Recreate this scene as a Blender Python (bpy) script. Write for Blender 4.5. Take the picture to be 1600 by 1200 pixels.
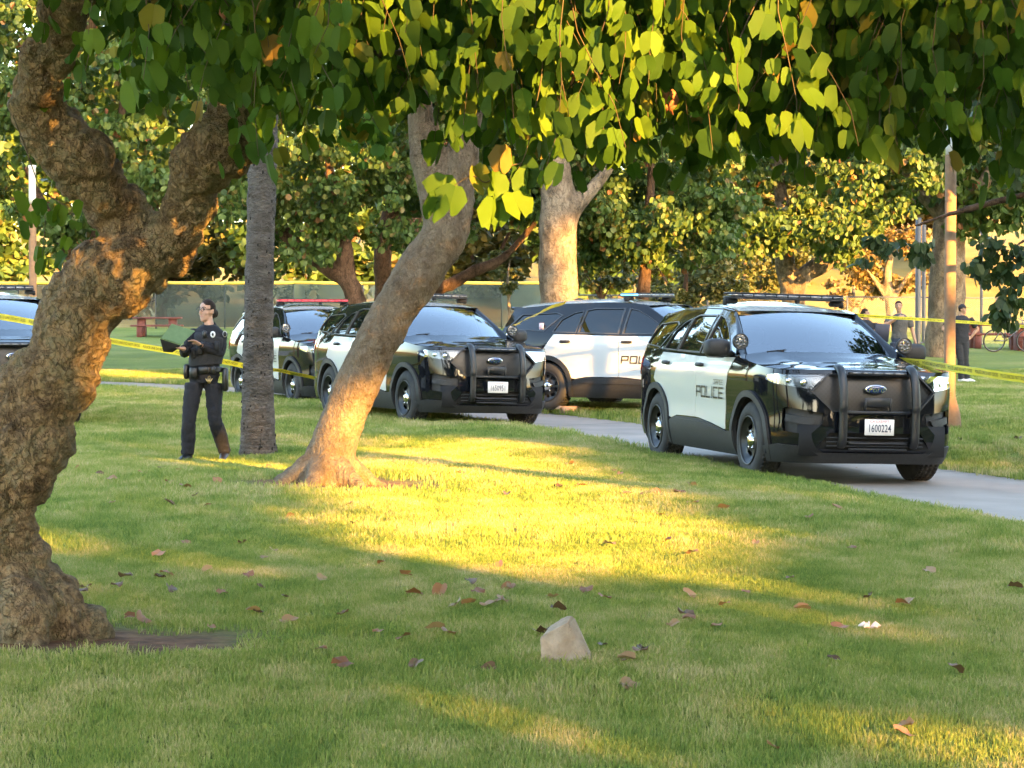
import bpy, bmesh, math, random
import numpy as np
from mathutils import Vector, Matrix, noise
from mathutils.geometry import delaunay_2d_cdt
random.seed(7); RNG = np.random.default_rng(7)
for o in list(bpy.data.objects): bpy.data.objects.remove(o)
SC = bpy.context.scene; COL = SC.collection
# ---------------------------------------------------------------- camera, sky, sun, exposure
F, HOR, EYE = 3560.0, 497.0, 1.45            # focal length in photo pixels, horizon row, eye height
PITCH = math.atan((600 - HOR) / F)
cam_d = bpy.data.cameras.new('camera'); cam = bpy.data.objects.new('camera', cam_d); COL.objects.link(cam)
cam.location = (0, 0, EYE); cam.rotation_euler = (math.pi / 2 - PITCH, 0, 0)
cam_d.sensor_width = 36; cam_d.lens = F / 1600 * 36; cam_d.clip_end = 2000; cam_d.clip_start = 0.1
SC.camera = cam
SUN_AZ, SUN_EL = math.radians(32), math.radians(11)     # azimuth measured from straight behind the camera to the right
SDIR = np.array([math.sin(SUN_AZ) * math.cos(SUN_EL), -math.cos(SUN_AZ) * math.cos(SUN_EL), math.sin(SUN_EL)])
world = bpy.data.worlds.new('World'); SC.world = world; world.use_nodes = True
wn = world.node_tree.nodes; wl = world.node_tree.links
sky = wn.new('ShaderNodeTexSky'); sky.sky_type = 'NISHITA'; sky.sun_disc = False
sky.sun_elevation = SUN_EL; sky.sun_rotation = math.pi - SUN_AZ
sky.air_density = 1.0; sky.dust_density = 2.0; sky.ozone_density = 1.0
wn['Background'].inputs['Strength'].default_value = 0.145
wl.new(sky.outputs[0], wn['Background'].inputs['Color'])
sun_d = bpy.data.lights.new('sun', 'SUN'); sun_d.energy = 5.0; sun_d.angle = math.radians(0.55); sun_d.color = (1.0, 0.50, 0.11)
sun = bpy.data.objects.new('sun', sun_d); COL.objects.link(sun)
sun.rotation_euler = Vector(SDIR).to_track_quat('Z', 'Y').to_euler()
SC.view_settings.view_transform = 'Standard'; SC.view_settings.look = 'None'
SC.view_settings.gamma = 1; SC.view_settings.exposure = 3.5
SC.view_settings.use_curve_mapping = False
try:
    SC.cycles.use_denoising = True; SC.cycles.max_bounces = 4; SC.cycles.diffuse_bounces = 2; SC.cycles.glossy_bounces = 3; SC.cycles.transmission_bounces = 2; SC.cycles.transparent_max_bounces = 8
    SC.cycles.use_adaptive_sampling = True; SC.cycles.adaptive_threshold = .03
    SC.cycles.sample_clamp_indirect = 6
except Exception: pass

# ---------------------------------------------------------------- helpers
def tag(o, label=None, cat=None, group=None, kind=None):
    if label: o['label'] = label
    if cat: o['category'] = cat
    if group: o['group'] = group
    if kind: o['kind'] = kind
    return o
def empty(name, loc=(0, 0, 0), rot=(0, 0, 0)):
    o = bpy.data.objects.new(name, None); COL.objects.link(o); o.location = loc; o.rotation_euler = rot
    o.empty_display_size = 0.2
    return o
def link(name, me, mat=None, parent=None):
    o = bpy.data.objects.new(name, me); COL.objects.link(o)
    if mat is not None and len(me.materials) == 0: me.materials.append(mat)
    if parent is not None: o.parent = parent
    return o
def make_mesh(name, v, f, smooth=True, mats=None, fmat=None, attr=None):
    me = bpy.data.meshes.new(name)
    v = np.asarray(v, dtype=np.float32).reshape(-1, 3)
    if isinstance(f, np.ndarray):
        n = f.shape[1]; m = len(f)
        me.vertices.add(len(v)); me.vertices.foreach_set('co', v.ravel())
        me.loops.add(m * n); me.loops.foreach_set('vertex_index', f.astype(np.int32).ravel())
        me.polygons.add(m); me.polygons.foreach_set('loop_start', np.arange(0, m * n, n, dtype=np.int32))
    else:
        me.from_pydata(v.tolist(), [], [tuple(int(i) for i in q) for q in f])
    me.update(calc_edges=True)
    if smooth: me.polygons.foreach_set('use_smooth', np.ones(len(me.polygons), dtype=bool))
    if mats:
        for m_ in mats: me.materials.append(m_)
    if fmat is not None: me.polygons.foreach_set('material_index', np.asarray(fmat, dtype=np.int32))
    if attr:
        for k, a in attr.items():
            at_ = me.attributes.new(k, 'FLOAT', 'POINT'); at_.data.foreach_set('value', np.asarray(a, dtype=np.float32))
    me.update()
    return me
def mesh_obj(name, v, f, mat=None, parent=None, smooth=True, **k):
    return link(name, make_mesh(name, v, f, smooth, **k), mat, parent)
class MB:
    """collects shapes of ONE part"""
    def __init__(s): s.v = []; s.f = []; s.n = 0
    def add(s, v, f):
        v = np.asarray(v, float).reshape(-1, 3); s.v.append(v)
        s.f += [tuple(int(i) + s.n for i in q) for q in f]; s.n += len(v); return s
    def box(s, c, d, rot=None, bev=0.0):
        c = np.array(c, float); h = np.array(d, float) / 2
        bev = min(bev, h.min() * .95)
        if bev <= 0:
            v = np.array([[x, y, z] for x in (-1, 1) for y in (-1, 1) for z in (-1, 1)]) * h
            f = [(0, 1, 3, 2), (4, 6, 7, 5), (0, 4, 5, 1), (2, 3, 7, 6), (0, 2, 6, 4), (1, 5, 7, 3)]
        else:
            v = []; idx = {}
            for x in (-1, 1):
                for y in (-1, 1):
                    for z in (-1, 1):
                        for a in range(3):
                            p = np.array([x, y, z]) * (h - bev); p[a] = (x, y, z)[a] * h[a]
                            idx[(x, y, z, a)] = len(v); v.append(p)
            f = []
            for a in range(3):
                b, c2 = (a + 1) % 3, (a + 2) % 3
                for sg in (-1, 1):
                    q = []
                    for sb, sc_ in ((-1, -1), (1, -1), (1, 1), (-1, 1)):
                        k = [0, 0, 0]; k[a] = sg; k[b] = sb; k[c2] = sc_; q.append(idx[(k[0], k[1], k[2], a)])
                    f.append(q if sg > 0 else q[::-1])
            for a in range(3):       # edges
                b, c2 = (a + 1) % 3, (a + 2) % 3
                for sb in (-1, 1):
                    for sc_ in (-1, 1):
                        k0 = [0, 0, 0]; k0[b] = sb; k0[c2] = sc_; k1 = list(k0); k0[a] = -1; k1[a] = 1
                        q = [idx[(*k0, b)], idx[(*k1, b)], idx[(*k1, c2)], idx[(*k0, c2)]]
                        f.append(q if sb * sc_ < 0 else q[::-1])
            for x in (-1, 1):
                for y in (-1, 1):
                    for z in (-1, 1):
                        q = [idx[(x, y, z, a)] for a in range(3)]; f.append(q if x * y * z > 0 else q[::-1])
            v = np.array(v)
        if rot is not None: v = v @ np.array(rot).T
        return s.add(v + c, f)
    def tube(s, pts, rad, n=8, cap=True, flat=1.0, up=None):
        v, f = tube(pts, rad, n, cap, flat, up); return s.add(v, f)
    def obj(s, name, mat, parent=None, smooth=True):
        return mesh_obj(name, np.concatenate(s.v), s.f, mat, parent, smooth)
def tube(pts, rad, n=8, cap=True, flat=1.0, up=None):
    """ring loft along pts; rad scalar / list / list of (rx, ry)"""
    P = np.asarray(pts, float); m = len(P)
    R = np.asarray(rad, float)
    if R.ndim == 0: R = np.full((m, 2), float(R))
    elif R.ndim == 1: R = np.stack([R, R], 1)
    R = R * np.array([1, flat])
    T = np.gradient(P, axis=0) if m > 2 else np.repeat((P[1] - P[0])[None], m, 0)
    T /= np.linalg.norm(T, axis=1)[:, None] + 1e-9
    u = np.array(up if up is not None else ((0, 0, 1) if abs(T[0, 2]) < .9 else (1, 0, 0)), float)
    V = np.zeros((m, n, 3)); ang = np.linspace(0, 2 * np.pi, n, endpoint=False)
    for i in range(m):
        u = u - T[i] * (u @ T[i]); u /= np.linalg.norm(u) + 1e-9
        w = np.cross(T[i], u)
        V[i] = P[i] + np.cos(ang)[:, None] * u * R[i, 0] + np.sin(ang)[:, None] * w * R[i, 1]
    f = []
    for i in range(m - 1):
        for j in range(n):
            k = (j + 1) % n; f.append((i * n + j, i * n + k, (i + 1) * n + k, (i + 1) * n + j))
    if cap: f.append(tuple(range(n - 1, -1, -1))); f.append(tuple((m - 1) * n + j for j in range(n)))
    return V.reshape(-1, 3), f
def ellipsoid(c, r, n=16, m=10, rot=None, power=1.0):
    v = []; f = []
    for i in range(m + 1):
        t = math.pi * i / m
        for j in range(n):
            a = 2 * math.pi * j / n
            p = np.array([math.sin(t) * math.cos(a), math.sin(t) * math.sin(a), math.cos(t)])
            if power != 1.0: p = np.sign(p) * np.abs(p) ** power
            v.append(p)
    for i in range(m):
        for j in range(n):
            k = (j + 1) % n; f.append((i * n + j, (i + 1) * n + j, (i + 1) * n + k, i * n + k))
    v = np.array(v) * np.array(r)
    if rot is not None: v = v @ np.array(rot).T
    return v + np.array(c), f
def rotm(x=0, y=0, z=0): return np.array(Matrix.Rotation(z, 3, 'Z') @ Matrix.Rotation(y, 3, 'Y') @ Matrix.Rotation(x, 3, 'X'))
def lathe(prof, n=24, axis='y'):
    """prof: (along, radius)"""
    v = []; f = []; m = len(prof)
    for a, r in prof:
        for j in range(n):
            t = 2 * math.pi * j / n
            v.append((r * math.cos(t), a, r * math.sin(t)) if axis == 'y' else (r * math.cos(t), r * math.sin(t), a))
    for i in range(m - 1):
        for j in range(n):
            k = (j + 1) % n; f.append((i * n + j, (i + 1) * n + j, (i + 1) * n + k, i * n + k))
    return np.array(v), f
def remesh(v, f, voxel, smooth=4, name='body'):
    me = make_mesh('tmp', v, f, False); o = bpy.data.objects.new('tmp', me); COL.objects.link(o)
    r = o.modifiers.new('r', 'REMESH'); r.mode = 'VOXEL'; r.voxel_size = voxel
    if smooth: s = o.modifiers.new('s', 'SMOOTH'); s.iterations = smooth; s.factor = .5
    dg = bpy.context.evaluated_depsgraph_get(); ev = o.evaluated_get(dg)
    m2 = bpy.data.meshes.new_from_object(ev); bpy.data.objects.remove(o); bpy.data.meshes.remove(me)
    m2.name = name; m2.polygons.foreach_set('use_smooth', np.ones(len(m2.polygons), dtype=bool))
    return m2
def mesh_co(me):
    a = np.zeros(len(me.vertices) * 3, dtype=np.float32); me.vertices.foreach_get('co', a); return a.reshape(-1, 3).astype(float)
def mesh_no(me):
    a = np.zeros(len(me.vertices) * 3, dtype=np.float32); me.vertices.foreach_get('normal', a); return a.reshape(-1, 3).astype(float)
def set_co(me, co): me.vertices.foreach_set('co', np.asarray(co, dtype=np.float32).ravel()); me.update()
def copy_tree(o, parent=None, skip=()):
    c = o.copy(); COL.objects.link(c); c.parent = parent
    for ch in list(o.children):
        if ch.name.split('.')[0] in skip: continue
        copy_tree(ch, c, skip)
    return c
def text_arrays(s, size=1.0, bold=0.0):
    cu = bpy.data.curves.new('t', 'FONT'); cu.body = s; cu.size = size; cu.align_x = 'CENTER'; cu.align_y = 'CENTER'; cu.resolution_u = 2; cu.offset = bold * size / .1 * .1
    o = bpy.data.objects.new('t', cu); COL.objects.link(o)
    dg = bpy.context.evaluated_depsgraph_get(); me = bpy.data.meshes.new_from_object(o.evaluated_get(dg))
    v = mesh_co(me); f = [tuple(p.vertices) for p in me.polygons]
    bpy.data.objects.remove(o); bpy.data.meshes.remove(me)
    return v, f
def sstep(a, b, x):
    t = np.clip((x - a) / (b - a), 0, 1); return t * t * (3 - 2 * t)
def fbm(p, oct=3, sc=1.0): return noise.fractal(Vector(p) * sc, 1.0, 2.0, oct)

# ---------------------------------------------------------------- materials
def mat(name, c, rough=.5, c2=None, scale=5, detail=3, metal=0, spec=.5, coat=0, bump=0, bscale=None, emit=None, es=0, coord='Object', ramp=(.35, .65)):
    m = bpy.data.materials.new(name); m.use_nodes = True; n = m.node_tree.nodes; l = m.node_tree.links
    b = n['Principled BSDF']; b.inputs['Base Color'].default_value = (*c, 1); b.inputs['Roughness'].default_value = rough
    b.inputs['Metallic'].default_value = metal; b.inputs['Specular IOR Level'].default_value = spec
    b.inputs['Coat Weight'].default_value = coat; b.inputs['Coat Roughness'].default_value = .03
    if emit: b.inputs['Emission Color'].default_value = (*emit, 1); b.inputs['Emission Strength'].default_value = es
    if c2 is not None or bump:
        tc = n.new('ShaderNodeTexCoord')
    if c2 is not None:
        t = n.new('ShaderNodeTexNoise'); t.inputs['Scale'].default_value = scale; t.inputs['Detail'].default_value = detail
        l.new(tc.outputs[coord], t.inputs['Vector'])
        r = n.new('ShaderNodeValToRGB'); r.color_ramp.elements[0].position = ramp[0]; r.color_ramp.elements[1].position = ramp[1]
        r.color_ramp.elements[0].color = (*c, 1); r.color_ramp.elements[1].color = (*c2, 1)
        l.new(t.outputs['Fac'], r.inputs[0]); l.new(r.outputs[0], b.inputs['Base Color'])
    if bump:
        t2 = n.new('ShaderNodeTexNoise'); t2.inputs['Scale'].default_value = bscale or scale * 4; t2.inputs['Detail'].default_value = 5
        l.new(tc.outputs[coord], t2.inputs['Vector'])
        bp = n.new('ShaderNodeBump'); bp.inputs['Strength'].default_value = bump; bp.inputs['Distance'].default_value = .02
        l.new(t2.outputs['Fac'], bp.inputs['Height']); l.new(bp.outputs[0], b.inputs['Normal'])
    return m
def leaf_mat(name, cols, trans=.35, rough=.5, spec=.3, tint=(1.3, 1.25, .5)):
    """leaf: colour differs from leaf to leaf (attribute rnd or the object's own random), light passes through"""
    m = bpy.data.materials.new(name); m.use_nodes = True; n = m.node_tree.nodes; l = m.node_tree.links
    b = n['Principled BSDF']; b.inputs['Roughness'].default_value = rough; b.inputs['Specular IOR Level'].default_value = spec
    a = n.new('ShaderNodeAttribute'); a.attribute_name = 'rnd'; oi = n.new('ShaderNodeObjectInfo')
    ad = n.new('ShaderNodeMath'); ad.operation = 'ADD'; l.new(a.outputs['Fac'], ad.inputs[0]); l.new(oi.outputs['Random'], ad.inputs[1])
    fr = n.new('ShaderNodeMath'); fr.operation = 'FRACT'; l.new(ad.outputs[0], fr.inputs[0])
    r = n.new('ShaderNodeValToRGB'); e = r.color_ramp.elements
    while len(e) < len(cols): e.new(.5)
    for i, (p, c) in enumerate(cols): e[i].position = p; e[i].color = (*c, 1)
    l.new(fr.outputs[0], r.inputs[0]); l.new(r.outputs[0], b.inputs['Base Color'])
    mu = n.new('ShaderNodeMix'); mu.data_type = 'RGBA'; mu.blend_type = 'MULTIPLY'; mu.inputs['Factor'].default_value = 1
    l.new(r.outputs[0], mu.inputs[6]); mu.inputs[7].default_value = (*tint, 1)
    t = n.new('ShaderNodeBsdfTranslucent'); l.new(mu.outputs[2], t.inputs['Color'])
    mx = n.new('ShaderNodeMixShader'); mx.inputs[0].default_value = trans
    l.new(b.outputs[0], mx.inputs[1]); l.new(t.outputs[0], mx.inputs[2]); l.new(mx.outputs[0], n['Material Output'].inputs[0])
    return m

# ---------------------------------------------------------------- ground plan
NEAR = np.array([(9.5, -4), (7.2, 8), (5.8, 12), (3.9, 17.7), (2.45, 23), (1.4, 27), (.35, 30.8), (-1.15, 34.3), (-4.3, 41.2), (-6.5, 44.5), (-9.3, 48.4), (-16, 53), (-60, 70)], float)
FAR = np.array([(13.4, -4), (10.6, 8.5), (8.6, 13.5), (6.5, 20.3), (4.75, 25.3), (3.4, 29.5), (2.2, 33.6), (.6, 37.3), (-2.8, 44.8), (-6.8, 50), (-10.4, 54), (-17, 58.5), (-60, 76)], float)
def dense(pl, n=20):
    o = []
    m = len(pl)
    for i in range(m - 1):
        p0, p1, p2, p3 = pl[max(i - 1, 0)], pl[i], pl[i + 1], pl[min(i + 2, m - 1)]
        for t in np.linspace(0, 1, n, endpoint=False):
            o.append(.5 * (2 * p1 + (p2 - p0) * t + (2 * p0 - 5 * p1 + 4 * p2 - p3) * t * t + (3 * p1 - p0 - 3 * p2 + p3) * t ** 3))
    o.append(pl[-1]); return np.array(o)
ND, FD = dense(NEAR), dense(FAR)
PATHD = np.stack([np.linspace(4.9, 40, 60), 30.6 + np.linspace(0, 1, 60) * 1.5], 1)     # side path to the right
ROADPOLY = np.concatenate([ND, FD[::-1]])
def inpoly(P, poly):
    x, y = P[:, 0], P[:, 1]; r = np.zeros(len(P), bool); j = len(poly) - 1
    for i in range(len(poly)):
        xi, yi = poly[i]; xj, yj = poly[j]
        with np.errstate(divide='ignore', invalid='ignore'):
            c = ((yi > y) != (yj > y)) & (x < (xj - xi) * (y - yi) / (yj - yi + 1e-12) + xi)
        r ^= c; j = i
    return r
def distpl(P, pl):
    d = np.full(len(P), 1e9)
    for i in range(len(pl) - 1):
        a, b = pl[i], pl[i + 1]; ab = b - a; t = np.clip(((P - a) @ ab) / (ab @ ab), 0, 1)
        d = np.minimum(d, np.linalg.norm(P - a - t[:, None] * ab, axis=1))
    return d
def road_dist(P):
    d = np.minimum(distpl(P, ND[::4]), distpl(P, FD[::4])); return np.where(inpoly(P, ROADPOLY[::2]), -d, d)
def z_road(P): return np.clip(-.09 - .027 * P[:, 0], -.32, -.03)
def z_ground(P, road=True):
    P = np.asarray(P, float).reshape(-1, 2); x, y = P[:, 0], P[:, 1]
    z = .02 * np.sin(x * .9 + 1.3) * np.sin(y * .55) + .015 * np.sin(x * 2.1 + y * 1.3)
    z = z + .5 * sstep(50, 74, y) + .5 * sstep(76, 102, y)
    z = z + 6.5 * sstep(112, 175, y) * (0.25 + .75 * sstep(-30, 10, x)) + 10 * sstep(170, 300, y)
    if road:
        d = road_dist(P); w = sstep(1.8, .0, d)
        zr = z_road(P)
        z = z * (1 - w) + (zr + .035) * w
        z = np.where(d < -.02, zr - .06, z)
        dp = distpl(P, PATHD); z = np.where((dp < .6) & (d > .3), z - .05, z)
    return z
def zg(x, y): return float(z_ground(np.array([[x, y]]))[0])
def pix(px, py, d):
    """world point seen at a photo pixel at depth d"""
    c, s = math.cos(PITCH), math.sin(PITCH); a = (600 - py) / F
    f_ = d / (c + a * s)                       # distance along the optical axis
    return np.array([(px - 800) / F * f_, f_ * (c + a * s), EYE + f_ * (a * c - s)])
def on_ground(px, py):
    ds = np.arange(6, 130, .1); P = np.array([pix(px, py, d) for d in ds]); z = z_ground(P[:, :2])
    k = int(np.argmax(P[:, 2] <= z)); return np.array([P[k, 0], P[k, 1], z[k]])
# ---------------------------------------------------------------- the ground, the road, the grass
TREE_L, TREE_M, PALM = (-2.26, 10.35), (-1.57, 20.0), (-2.69, 24.1)
DIRT = [(TREE_L[0] + .28, TREE_L[1] - .12, .86, .50), (TREE_M[0] + .05, TREE_M[1] - .1, .85, .95), (PALM[0], PALM[1] - .05, .28, .35)]
def dirt_mask(P):
    m = np.zeros(len(P))
    for cx, cy, rx, ry in DIRT:
        r = np.hypot((P[:, 0] - cx) / rx, (P[:, 1] - cy) / ry)
        r = r + .22 * np.sin(P[:, 0] * 7 + P[:, 1] * 3) * np.cos(P[:, 1] * 5 - P[:, 0] * 2) + .12 * np.sin(P[:, 0] * 19 + 1) * np.sin(P[:, 1] * 17)
        m = np.maximum(m, sstep(1.45, .55, r))
    return m
gx = np.concatenate([np.linspace(-320, -60, 14), np.linspace(-55, -15, 17), np.arange(-14, 14.01, .2), np.linspace(15, 55, 17), np.linspace(60, 320, 14)])
gy = np.concatenate([np.linspace(-60, 5, 22), np.arange(5.5, 57, .2), np.arange(57.5, 120, 1.5), np.linspace(122, 620, 70)])
GX, GY = np.meshgrid(gx, gy); GP = np.stack([GX.ravel(), GY.ravel()], 1)
nx, ny = len(gx), len(gy)
ii = (np.arange(ny - 1)[:, None] * nx + np.arange(nx - 1)[None]).ravel()
gf = np.stack([ii, ii + 1, ii + 1 + nx, ii + nx], 1)
def ground_mat():
    m = bpy.data.materials.new('lawn'); m.use_nodes = True; n = m.node_tree.nodes; l = m.node_tree.links; b = n['Principled BSDF']
    b.inputs['Roughness'].default_value = .95; b.inputs['Specular IOR Level'].default_value = .1
    g = n.new('ShaderNodeNewGeometry')
    def ns(sc, det=4):
        t = n.new('ShaderNodeTexNoise'); t.inputs['Scale'].default_value = sc; t.inputs['Detail'].default_value = det; l.new(g.outputs['Position'], t.inputs['Vector']); return t
    def ramp(src, cs):
        r = n.new('ShaderNodeValToRGB'); e = r.color_ramp.elements
        while len(e) < len(cs): e.new(.5)
        for i, (p, c) in enumerate(cs): e[i].position = p; e[i].color = (*c, 1)
        l.new(src, r.inputs[0]); return r
    r1 = ramp(ns(.45, 5).outputs['Fac'], [(.3, (.105, .145, .034)), (.55, (.155, .195, .045)), (.75, (.24, .225, .08))])
    r2 = ramp(ns(28, 3).outputs['Fac'], [(.3, (.6, .6, .55)), (.7, (1.25, 1.2, 1.1))])
    mu = n.new('ShaderNodeMix'); mu.data_type = 'RGBA'; mu.blend_type = 'MULTIPLY'; mu.inputs['Factor'].default_value = 1
    l.new(r1.outputs[0], mu.inputs[6]); l.new(r2.outputs[0], mu.inputs[7])
    a = n.new('ShaderNodeAttribute'); a.attribute_name = 'dirt'
    r3 = ramp(ns(9, 5).outputs['Fac'], [(.3, (.075, .038, .022)), (.7, (.20, .105, .06))])
    mx = n.new('ShaderNodeMix'); mx.data_type = 'RGBA'; l.new(a.outputs['Fac'], mx.inputs['Factor'])
    l.new(mu.outputs[2], mx.inputs[6]); l.new(r3.outputs[0], mx.inputs[7])
    a2 = n.new('ShaderNodeAttribute'); a2.attribute_name = 'dry'
    r4 = ramp(ns(.35, 6).outputs['Fac'], [(.3, (.17, .125, .035)), (.7, (.26, .185, .06))])
    mx2 = n.new('ShaderNodeMix'); mx2.data_type = 'RGBA'; l.new(a2.outputs['Fac'], mx2.inputs['Factor'])
    l.new(mx.outputs[2], mx2.inputs[6]); l.new(r4.outputs[0], mx2.inputs[7]); l.new(mx2.outputs[2], b.inputs['Base Color'])
    bp = n.new('ShaderNodeBump'); bp.inputs['Strength'].default_value = .6; bp.inputs['Distance'].default_value = .05
    l.new(ns(14, 6).outputs['Fac'], bp.inputs['Height']); l.new(bp.outputs[0], b.inputs['Normal'])
    return m
ground_z = z_ground(GP)
ground = mesh_obj('ground', np.column_stack([GP, ground_z]), gf, ground_mat(), attr={'dirt': dirt_mask(GP), 'dry': .85 * sstep(100, 108, GP[:, 1])})
tag(ground, kind='structure')
# concrete drive: a sheet between its two edges, laid on its bed, edges a little uneven
def concrete():
    m = mat('concrete', (.20, .165, .138), .85, (.29, .245, .205), scale=1.1, detail=8, bump=.15, bscale=60, coord='Object', ramp=(.3, .7))
    return m
CONC = concrete()
rv = []; K = 7
for a, b in zip(ND, FD):
    for k in range(K):
        p = a + (b - a) * k / (K - 1); rv.append((p[0], p[1], float(z_road(p[None])[0])))
rf = np.array([(i * K + k, i * K + k + 1, (i + 1) * K + k + 1, (i + 1) * K + k) for i in range(len(ND) - 1) for k in range(K - 1)])
road = tag(mesh_obj('road', rv, rf, CONC), kind='structure')
jm = mat('joint_dark', (.10, .095, .09), .9)
for i in range(30, len(ND) - 30, 24):             # sawn joints across the drive: thin proud filler lines
    a, b = ND[i], FD[i]; t = (b - a) / np.linalg.norm(b - a); w = np.array([-t[1], t[0]]) * .011
    q = [a + w, a - w, b - w, b + w]
    mesh_obj('joint', [(p[0], p[1], float(z_road(p[None])[0]) + .003) for p in q], [(0, 1, 2, 3)], jm, road, False)
pv = []
for p in PATHD:
    for k in (-.62, .62): pv.append((p[0], p[1] + k, zg(p[0], p[1] + 1.2) - .015))
pf = np.array([(2 * i, 2 * i + 2, 2 * i + 3, 2 * i + 1) for i in range(len(PATHD) - 1)])
tag(mesh_obj('path', pv, pf, CONC), kind='structure')

def grass_mat():
    m = bpy.data.materials.new('grass_blade'); m.use_nodes = True; n = m.node_tree.nodes; l = m.node_tree.links; b = n['Principled BSDF']
    b.inputs['Roughness'].default_value = .6; b.inputs['Specular IOR Level'].default_value = .15
    g = n.new('ShaderNodeNewGeometry'); a = n.new('ShaderNodeAttribute'); a.attribute_name = 'rnd'
    t = n.new('ShaderNodeTexNoise'); t.inputs['Scale'].default_value = .55; t.inputs['Detail'].default_value = 5; t.inputs['Roughness'].default_value = .62
    mp = n.new('ShaderNodeMapping'); mp.inputs['Scale'].default_value = (1, .55, 1); l.new(g.outputs['Position'], mp.inputs['Vector']); l.new(mp.outputs[0], t.inputs['Vector'])
    t3 = n.new('ShaderNodeTexNoise'); t3.inputs['Scale'].default_value = 3.2; t3.inputs['Detail'].default_value = 4; l.new(mp.outputs[0], t3.inputs['Vector'])
    m3 = n.new('ShaderNodeMath'); m3.operation = 'MULTIPLY_ADD'; l.new(t3.outputs['Fac'], m3.inputs[0]); m3.inputs[1].default_value = .80; m3.inputs[2].default_value = -.38
    m4 = n.new('ShaderNodeMath'); m4.operation = 'ADD'; l.new(m3.outputs[0], m4.inputs[0]); l.new(t.outputs['Fac'], m4.inputs[1])
    ad = n.new('ShaderNodeMath'); ad.operation = 'MULTIPLY_ADD'; l.new(a.outputs['Fac'], ad.inputs[0]); ad.inputs[1].default_value = .34
    l.new(m4.outputs[0], ad.inputs[2])
    r = n.new('ShaderNodeValToRGB'); e = r.color_ramp.elements
    cs = [(.36, (.100, .165, .030)), (.56, (.175, .240, .046)), (.72, (.260, .295, .072)), (.86, (.39, .35, .14)), (1.0, (.50, .42, .22))]
    while len(e) < len(cs): e.new(.5)
    for i, (p, c) in enumerate(cs): e[i].position = p; e[i].color = (*c, 1)
    l.new(ad.outputs[0], r.inputs[0]); l.new(r.outputs[0], b.inputs['Base Color'])
    tr = n.new('ShaderNodeBsdfTranslucent'); l.new(r.outputs[0], tr.inputs['Color'])
    mx = n.new('ShaderNodeMixShader'); mx.inputs[0].default_value = .3
    l.new(b.outputs[0], mx.inputs[1]); l.new(tr.outputs[0], mx.inputs[2]); l.new(mx.outputs[0], n['Material Output'].inputs[0])
    return m
GRASS = grass_mat()
tuft_col = bpy.data.collections.new('tufts'); turf_col = bpy.data.collections.new('turf')
def tuft(i, nb, R, hmin, hmax, w, col=tuft_col):
    v = []; f = []; rnd = []
    for k in range(nb):
        r = R * math.sqrt(random.random()); a = random.random() * 6.283; x, y = r * math.cos(a), r * math.sin(a)
        h = random.uniform(hmin, hmax); d = random.random() * 6.283; lean = random.uniform(.1, .8) * h; ww = w * random.uniform(.6, 1.2)
        dx, dy = math.cos(d), math.sin(d); e = random.random() * 6.283; px, py = math.cos(e) * ww, math.sin(e) * ww; b0 = len(v)
        v += [(x - px, y - py, -.01), (x + px, y + py, -.01), (x + dx * lean * .35 + px * .8, y + dy * lean * .35 + py * .8, h * .6), (x + dx * lean * .35 - px * .8, y + dy * lean * .35 - py * .8, h * .6), (x + dx * lean, y + dy * lean, h * random.uniform(.75, 1))]
        f += [(b0, b0 + 1, b0 + 2), (b0, b0 + 2, b0 + 3), (b0 + 3, b0 + 2, b0 + 4)]
        rnd += [random.random()] * 5
    o = bpy.data.objects.new('grass_tuft', make_mesh('grass_tuft', v, np.array(f), False, [GRASS], attr={'rnd': rnd}))
    col.objects.link(o)
for i in range(5): tuft(i, 120, .13, .016, .040, .0021)
for i in range(4): tuft(i, 1700, .30, .016, .040, .0021, turf_col)
def grass_field(name, pts, scale, rot, col=tuft_col):
    me = bpy.data.meshes.new(name); me.vertices.add(len(pts)); me.vertices.foreach_set('co', np.asarray(pts, np.float32).ravel())
    for k, a, t in (('sc', scale, 'FLOAT'), ('rz', rot, 'FLOAT')):
        at_ = me.attributes.new(k, t, 'POINT'); at_.data.foreach_set('value', np.asarray(a, np.float32))
    me.materials.append(GRASS)
    o = link(name, me); ng = bpy.data.node_groups.new(name, 'GeometryNodeTree')
    ng.interface.new_socket('Geometry', in_out='INPUT', socket_type='NodeSocketGeometry'); ng.interface.new_socket('Geometry', in_out='OUTPUT', socket_type='NodeSocketGeometry')
    N = ng.nodes; L = ng.links
    gi = N.new('NodeGroupInput'); go = N.new('NodeGroupOutput'); ci = N.new('GeometryNodeCollectionInfo'); ci.inputs[0].default_value = col
    ci.inputs['Separate Children'].default_value = True; ci.inputs['Reset Children'].default_value = True
    ip = N.new('GeometryNodeInstanceOnPoints'); ip.inputs['Pick Instance'].default_value = True
    mp = N.new('GeometryNodeMeshToPoints')
    a1 = N.new('GeometryNodeInputNamedAttribute'); a1.data_type = 'FLOAT'; a1.inputs[0].default_value = 'sc'
    a2 = N.new('GeometryNodeInputNamedAttribute'); a2.data_type = 'FLOAT'; a2.inputs[0].default_value = 'rz'
    cx = N.new('ShaderNodeCombineXYZ')
    L.new(gi.outputs[0], mp.inputs['Mesh']); L.new(mp.outputs[0], ip.inputs['Points']); L.new(ci.outputs[0], ip.inputs['Instance'])
    L.new(a2.outputs[0], cx.inputs[2]); L.new(cx.outputs[0], ip.inputs['Rotation']); L.new(a1.outputs[0], ip.inputs['Scale'])
    L.new(ip.outputs[0], go.inputs[0])
    md = o.modifiers.new('grass', 'NODES'); md.node_group = ng
    tag(o, kind='stuff'); return o
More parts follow.
